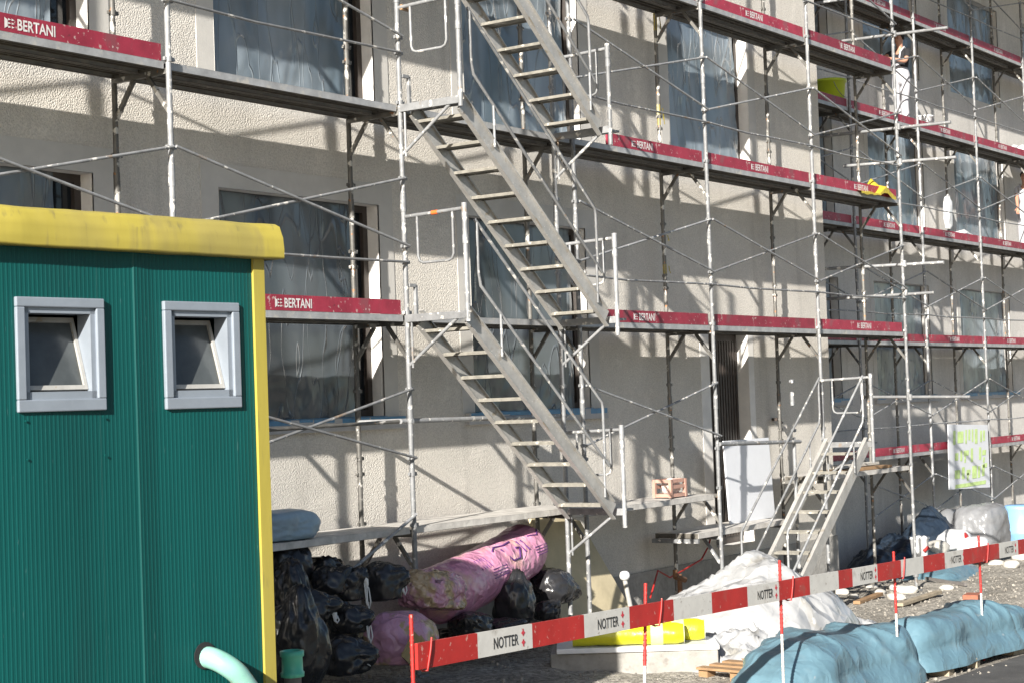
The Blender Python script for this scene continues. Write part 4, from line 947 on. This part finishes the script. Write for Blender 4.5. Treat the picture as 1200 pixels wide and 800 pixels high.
for q, (px, py, s) in enumerate(((1030, 696, .09), (1050, 702, .11), (1062, 694, .13), (1022, 690, .08), (1000, 700, .07), (1110, 690, .08), (1168, 662, .12), (1185, 664, .14), (1196, 655, .12), (1120, 708, .06), (1046, 690, .08), (985, 696, .1))):
    c = gp(px, py); me = blob_mesh((s*1.4, s, s*.6), 80+q, .15, .3, .9, 2); me.materials.append(MT['plaster_lump']); o = link('plaster_lump', me); o.location = c+Vector((0, 0, s*.3)); o.rotation_euler = (0, 0, q); tag(o, 'broken whitish plaster lump lying among the gravel', 'rubble', 'plaster lumps on the gravel')
# loose stones, too many to count
mb = MB(); ic = bmesh.new(); bmesh.ops.create_icosphere(ic, subdivisions=1, radius=1); iv = [v.co.copy() for v in ic.verts]; iff = [[v.index for v in f.verts] for f in ic.faces]; ic.free()
for q in range(4500):
    x = rr_.uniform(2, 20); y = rr_.uniform(-4.35, 1.6)
    s = .007+.020*rr_.random()**4; z = g(x, y)+s*.25 + .05*nz((x, y, 0), .9)
    R3 = Euler((rr_.random()*6, rr_.random()*6, rr_.random()*6)).to_matrix(); sc = Vector((s*rr_.uniform(.8, 1.5), s, s*rr_.uniform(.5, .9)))
    mb.add([Vector((x, y, z)) + R3 @ Vector((v.x*sc.x, v.y*sc.y, v.z*sc.z)) for v in iv], iff)
tag(mb.build('loose_stones', MT['stone']), 'loose grey gravel stones scattered over the yard', 'gravel', kind='stuff')

# ------------------------------------------------------------------ small things on the decks
# hand painted sign on the far scaffold
sgn = leaning('painted_sign', [(21.47, 1.97, -.74), (23.6, 1.97, -.82), (23.62, 1.97, .40), (21.55, 1.97, .47)], .012, 'board', 'white board with hand painted yellow green writing hung on the far scaffold', 'sign')
mb = MB(); rs_ = random.Random(12)
def dab(x, z, w, h, sl=0): 
    y = 1.952; mb.add([(x, y, z), (x+w, y, z), (x+w+sl, y, z+h), (x+sl, y, z+h)], [(0, 1, 2, 3)])
X0 = 21.75
for (x, z, w, h) in ((0, .08, .12, .26), (.22, .10, .30, .22), (.62, .08, .08, .26), (.78, .14, .10, .20), (.96, .10, .08, .24), (1.12, .06, .14, .28), (1.40, .08, .10, .22), (1.56, .1, .1, .2),
                     (.05, -.22, .16, .14), (.32, -.24, .1, .2), (.5, -.15, .26, .1), (.52, -.28, .08, .12), (.86, -.28, .12, .26), (1.3, -.26, .12, .24), (1.48, -.18, .2, .1), (1.5, -.32, .1, .1),
                     (.0, -.56, .26, .16), (.36, -.58, .14, .22), (.6, -.52, .2, .1), (.62, -.62, .08, .14), (.9, -.6, .24, .24), (1.2, -.60, .12, .22), (1.42, -.58, .14, .22), (1.5, -.42, .2, .08), (.0, -.74, 1.6, .07)):
    dab(X0+x, z, w, h, .03)
mb.build('painted_writing', MT['limepaint'], sgn)
def tub(px, py, y, zb_, r_, h, m, label):
    c = at(px, py, y); mb = MB(); mb.lathe((c.x, c.y, zb_), [(r_*.82, 0), (r_*.97, h*.9), (r_*1.06, h*.91), (r_*1.06, h), (r_*.94, h), (r_*.8, .02), (0, .02)], 20, caps=False); b = mb.build('bucket', MT[m]); tag(b, label, 'bucket')
    mb = MB(); pts = [(c.x+r_*math.cos(R(a)), c.y-.3*r_*math.sin(R(a)), zb_+h*.85-r_*.9*math.sin(R(a))) for a in range(0, 181, 20)]
    mb.tube([(p[0], p[1]-r_*.75, p[2]) for p in pts], .006, 5); mb.build('handle', MT['galv'], b)
tub(972, 100, 2.45, 6.005, .28, .52, 'bucketlime', 'lime yellow bucket on the far deck by the building corner')
tub(1083, 140, 2.35, 6.005, .17, .34, 'plastic_white', 'small white bucket on the far deck right of the standing worker')
# yellow crumpled foil lying over the deck edge
c = at(1030, 216, .25); mb = MB()
def yf(u, v):
    x = 13.5+u*1.25; y = -.02+v*.42; z = 4.012 + .05*abs(nz((x*2, y*3, 0), 1.7, 4)) + .25*math.exp(-((u-.72)/.12)**2)*(1-abs(v-.5)*1.6)
    y += .03*nz((x, v, 0), 3, 2)
    if v < .25: z -= (.25-v)*(.15+.14*nz((x, 0, 0), 2.5, 6)); y = min(y, -.03)+.0
    return (x, y-.02, z)
mb.grid(yf, 40, 16); tag(mb.build('yellow_foil', MT['yellowtape']), 'crumpled yellow foil on the upper deck of the near scaffold end', 'foil')
# lumber on the base deck of the last bay
for q, (z, y, m, l) in enumerate(((.025, .16, 'wood', 'light plank lying on the base deck next to the short stair'), (.025, .38, 'oldwood', 'darker plank lying beside the light one on the base deck'), (.075, .26, 'plaster_lump', 'pale dusty board lying on the two planks of the base deck'))):
    mb = MB(); mb.box((13.4+q*.1, y, z), (2.0-q*.3, .16, .04), Matrix.Rotation(R(-2+2*q), 3, 'Z')); tag(bevel(mb.build('plank', MT[m])), l, 'plank')
me = blob_mesh((.55, .16, .14), 91, .2, .3, .6, 3); me.materials.append(MT['plastic_white']); o = link('crumpled_film', me); o.location = at(1127, 268, 2.4); o.location.z = 4.12; tag(o, 'crumpled white film lying on the far deck left of the worker at the photo edge', 'film')
me = blob_mesh((.16, .06, .34), 92, .2, .3, .9, 3); me.materials.append(MT['plastic_white']); o = link('hanging_film', me); o.location = at(1111, 250, 2.66); tag(o, 'white film hanging down a far scaffold pole', 'film')
me = blob_mesh((.5, .25, .22), 93, .2, .3, .7, 3); me.materials.append(MT['plastic_white']); o = link('white_sack', me); o.location = at(1198, 163, 2.5); o.location.z = 6.15; tag(o, 'white plastic sack on the far deck at the right photo edge', 'sack')

# ------------------------------------------------------------------ people
def skin_obj(name, joints, edges, m, parent=None, sub=2, root=0):
    names = list(joints); me = bpy.data.meshes.new(name); me.from_pydata([joints[n][0] for n in names], [(names.index(a), names.index(b)) for a, b in edges], [])
    ob = bpy.data.objects.new(name+'_tmp', me); COL.objects.link(ob)
    sk_ = ob.modifiers.new('skin', 'SKIN'); sk_.use_smooth_shade = True
    for i, n in enumerate(names):
        r_ = joints[n][1]; me.skin_vertices[0].data[i].radius = r_ if isinstance(r_, tuple) else (r_, r_); me.skin_vertices[0].data[i].use_root = (i == root)
    sb = ob.modifiers.new('sub', 'SUBSURF'); sb.levels = sub; sb.render_levels = sub
    dg = bpy.context.evaluated_depsgraph_get(); m2 = bpy.data.meshes.new_from_object(ob.evaluated_get(dg)); bpy.data.objects.remove(ob)
    m2.materials.clear(); m2.materials.append(MT[m])
    for p in m2.polygons: p.use_smooth = True; p.material_index = 0
    return link(name, m2, parent)
def person(loc, rz, label, shirt, handL, handR, headturn=0.):
    """local frame: facing +x, left = +y, feet at z=0"""
    r = empty('person', loc, label, 'person', None, rz)
    def V(x, y, z): return Vector((x, y, z))
    def arm(sy, hand):
        sh = V(0, sy*.19, 1.44); hd = Vector(hand); mid = (sh+hd)/2; d = hd-sh; L = d.length; need = max(0, .29**2-(L/2)**2)**.5
        bend = Vector((0, sy*.5, -1)); bend -= d.normalized()*bend.dot(d.normalized()); el = mid+bend.normalized()*need
        return sh, el, hd
    J = {}; E = []
    J['pelvis'] = (V(0, 0, .95), (.15, .11)); J['waist'] = (V(0, 0, 1.10), (.135, .10)); J['chest'] = (V(.0, 0, 1.32), (.155, .11)); J['neck0'] = (V(-.01, 0, 1.49), .06); J['neck1'] = (V(.01, 0, 1.56), .055)
    J['head0'] = (V(.03, 0, 1.63), (.075, .085)); J['head1'] = (V(.02, 0, 1.71), (.078, .095)); J['head2'] = (V(.01, 0, 1.77), (.05, .06))
    E += [('pelvis', 'waist'), ('waist', 'chest'), ('chest', 'neck0'), ('neck0', 'neck1'), ('neck1', 'head0'), ('head0', 'head1'), ('head1', 'head2')]
    J['nose'] = (V(.125, 0, 1.66), .012); E.append(('head0', 'nose'))
    leg = {}
    for s, sy in (('l', 1), ('r', -1)):
        st = .06*sy
        J[s+'hip'] = (V(0, sy*.095, .90), .095); J[s+'knee'] = (V(.03+st, sy*.11, .49), .062); J[s+'ank'] = (V(-.01+st, sy*.12, .09), .042); J[s+'toe'] = (V(.15+st, sy*.14, .035), .035)
        E += [('pelvis', s+'hip'), (s+'hip', s+'knee'), (s+'knee', s+'ank'), (s+'ank', s+'toe')]
        sh, el, hd = arm(sy, handL if sy > 0 else handR)
        J[s+'sh'] = (sh, .058); J[s+'el'] = (el, .043); J[s+'wr'] = (hd, .029); d = (hd-el).normalized(); pm = hd+d*.07; J[s+'palm'] = (pm, (.035, .018))
        E += [('chest', s+'sh'), (s+'sh', s+'el'), (s+'el', s+'wr'), (s+'wr', s+'palm')]
        side = d.cross(V(0, 0, 1)); side = side.normalized() if side.length > .1 else V(1, 0, 0); dn = d.cross(side).normalized()
        for q in range(4):
            b0 = pm+d*.035+side*(-.03+.02*q); L = (.055, .068, .062, .048)[q]
            J[f'{s}f{q}a'] = (b0, .0095); J[f'{s}f{q}b'] = (b0+d*L*.6+dn*.012, .0088); J[f'{s}f{q}c'] = (b0+d*L+dn*.035, .0075)
            E += [(s+'palm', f'{s}f{q}a'), (f'{s}f{q}a', f'{s}f{q}b'), (f'{s}f{q}b', f'{s}f{q}c')]
        J[s+'t0'] = (hd+d*.035+side*(.042), .0105); J[s+'t1'] = (hd+d*.085+side*.06+dn*.012, .0085); E += [(s+'palm', s+'t0'), (s+'t0', s+'t1')]
    W = Matrix.Translation(loc) @ Matrix.Rotation(rz, 4, 'Z')
    def place(o): o.matrix_parent_inverse = Matrix(); return o
    place(skin_obj('body', J, E, 'skin', r))
    S = {k_: J[k_] for k_ in ('chest', 'waist', 'pelvis', 'neck0')}; S = {k_: (v[0], tuple(q+.014 for q in v[1]) if isinstance(v[1], tuple) else v[1]+.012) for k_, v in S.items()}
    ES = [('chest', 'waist'), ('waist', 'pelvis'), ('chest', 'neck0')]
    for s in 'lr':
        sh, el = J[s+'sh'][0], J[s+'el'][0]; S[s+'sh'] = (sh, .074); S[s+'m'] = (sh+(el-sh)*.75, .06); ES += [('chest', s+'sh'), (s+'sh', s+'m')]
    place(skin_obj('shirt', S, ES, shirt, r))
    O = {'pelvis': (J['pelvis'][0], (.172, .132)), 'waist': (J['waist'][0], (.158, .122)), 'bib': (J['waist'][0]+V(.012, 0, .16), (.165, .126))}; EO = [('pelvis', 'waist'), ('waist', 'bib')]
    for s in 'lr':
        O[s+'hip'] = (J[s+'hip'][0], .118); O[s+'knee'] = (J[s+'knee'][0], .088); O[s+'ank'] = (J[s+'ank'][0]+V(0, 0, .02), .072); EO += [('pelvis', s+'hip'), (s+'hip', s+'knee'), (s+'knee', s+'ank')]
    place(skin_obj('overalls', O, EO, 'overalls', r))
    mb = MB()
    for sy in (1, -1): mb.tube([V(.13, sy*.08, 1.30), V(.12, sy*.10, 1.42), V(.02, sy*.11, 1.515), V(-.10, sy*.08, 1.42), V(-.125, sy*.05, 1.25)], .018, 6)
    place(mb.build('strap', MT['overalls'], r))
    bm = bmesh.new(); bmesh.ops.create_icosphere(bm, subdivisions=3, radius=1)
    for v in bm.verts:
        d = v.co.copy(); low_ = -.35 if d.x < .1 else .32
        v.co = V(.005+d.x*.108, d.y*.093, 1.705+max(d.z, low_)*.105)+d*.006*nz(d, 5)
    me = bpy.data.meshes.new('hair'); bm.to_mesh(me); bm.free(); me.materials.append(MT['hair'])
    for p in me.polygons: p.use_smooth = True
    place(link('hair', me, r))
    mb = MB()
    for sy in (1, -1):
        mb.lathe(V(.094, sy*.034, 1.685), [(0, 0), (.010, .002), (.008, .008), (0, .011)], 8, V(1, sy*.25, 0), caps=False)
    place(mb.build('eyes', MT['dark'], r))
    mb = MB(); mb.tube([V(.106, -.022, 1.617), V(.115, 0, 1.614), V(.106, .022, 1.617)], .006, 6); place(mb.build('mouth', MT['crate'], r))
    for s, sy in (('l', 1), ('r', -1)):
        mb = MB(); a_ = J[s+'ank'][0]; t_ = J[s+'toe'][0]
        mb.tube([a_+V(-.06, 0, -.045), a_+V(.0, 0, -.035), t_+V(-.03, 0, .012), t_+V(.055, 0, .004)], [.045, .056, .048, .03], 10); place(mb.build('shoe', MT['darkframe'], r))
    return r
wk = person(Vector((21.0, 2.36, 6.0)), R(165), 'worker with dark hair, black shirt and white overalls standing on the far deck', 'blacktee', (.42, .12, 1.25), (.58, -.1, 1.22))
person(Vector((27.75, 2.40, 4.0)), R(190), 'worker in white shirt and white overalls at the right photo edge', 'overalls', (.30, .10, 1.0), (.36, -.12, .98))
c = Vector((20.31, 2.5, 7.20)); mb = MB(); mb.box(c, (.20, .09, .05), Matrix.Rotation(R(-10), 3, 'Y')); mb.tube([c+Vector((.10, 0, 0)), c+Vector((.2, .02, .0))], .018, 8)
tag(bevel(mb.build('sanding_block', MT['orange'])), 'orange sanding block held by the worker in the black shirt', 'tool')

# ------------------------------------------------------------------ light
sd = Vector((-3.5, -1.0, 1.50)).normalized()       # towards the sun
sl = bpy.data.lights.new('sun', 'SUN'); sl.energy = 5.0; sl.angle = R(.53); sl.color = (1., .945, .86)
so = bpy.data.objects.new('sun', sl); COL.objects.link(so); so.rotation_euler = sd.to_track_quat('Z', 'Y').to_euler(); so.location = sd*60
w = bpy.data.worlds.new('World'); SC.world = w; w.use_nodes = True; N, L = w.node_tree.nodes, w.node_tree.links
sky = N.new('ShaderNodeTexSky'); sky.sky_type = 'NISHITA'; sky.sun_disc = False
sky.sun_elevation = math.asin(sd.z); sky.sun_rotation = math.atan2(sd.x, sd.y); sky.altitude = 500; sky.air_density = 1.0; sky.dust_density = 1.5; sky.ozone_density = 1.0
bg = N['Background']; bg.inputs['Strength'].default_value = .055; L.new(sky.outputs[0], bg.inputs['Color'])
vs_ = SC.view_settings; vs_.view_transform = 'Standard'; vs_.look = 'None'; vs_.exposure = 1.24; vs_.gamma = 1; vs_.use_curve_mapping = False
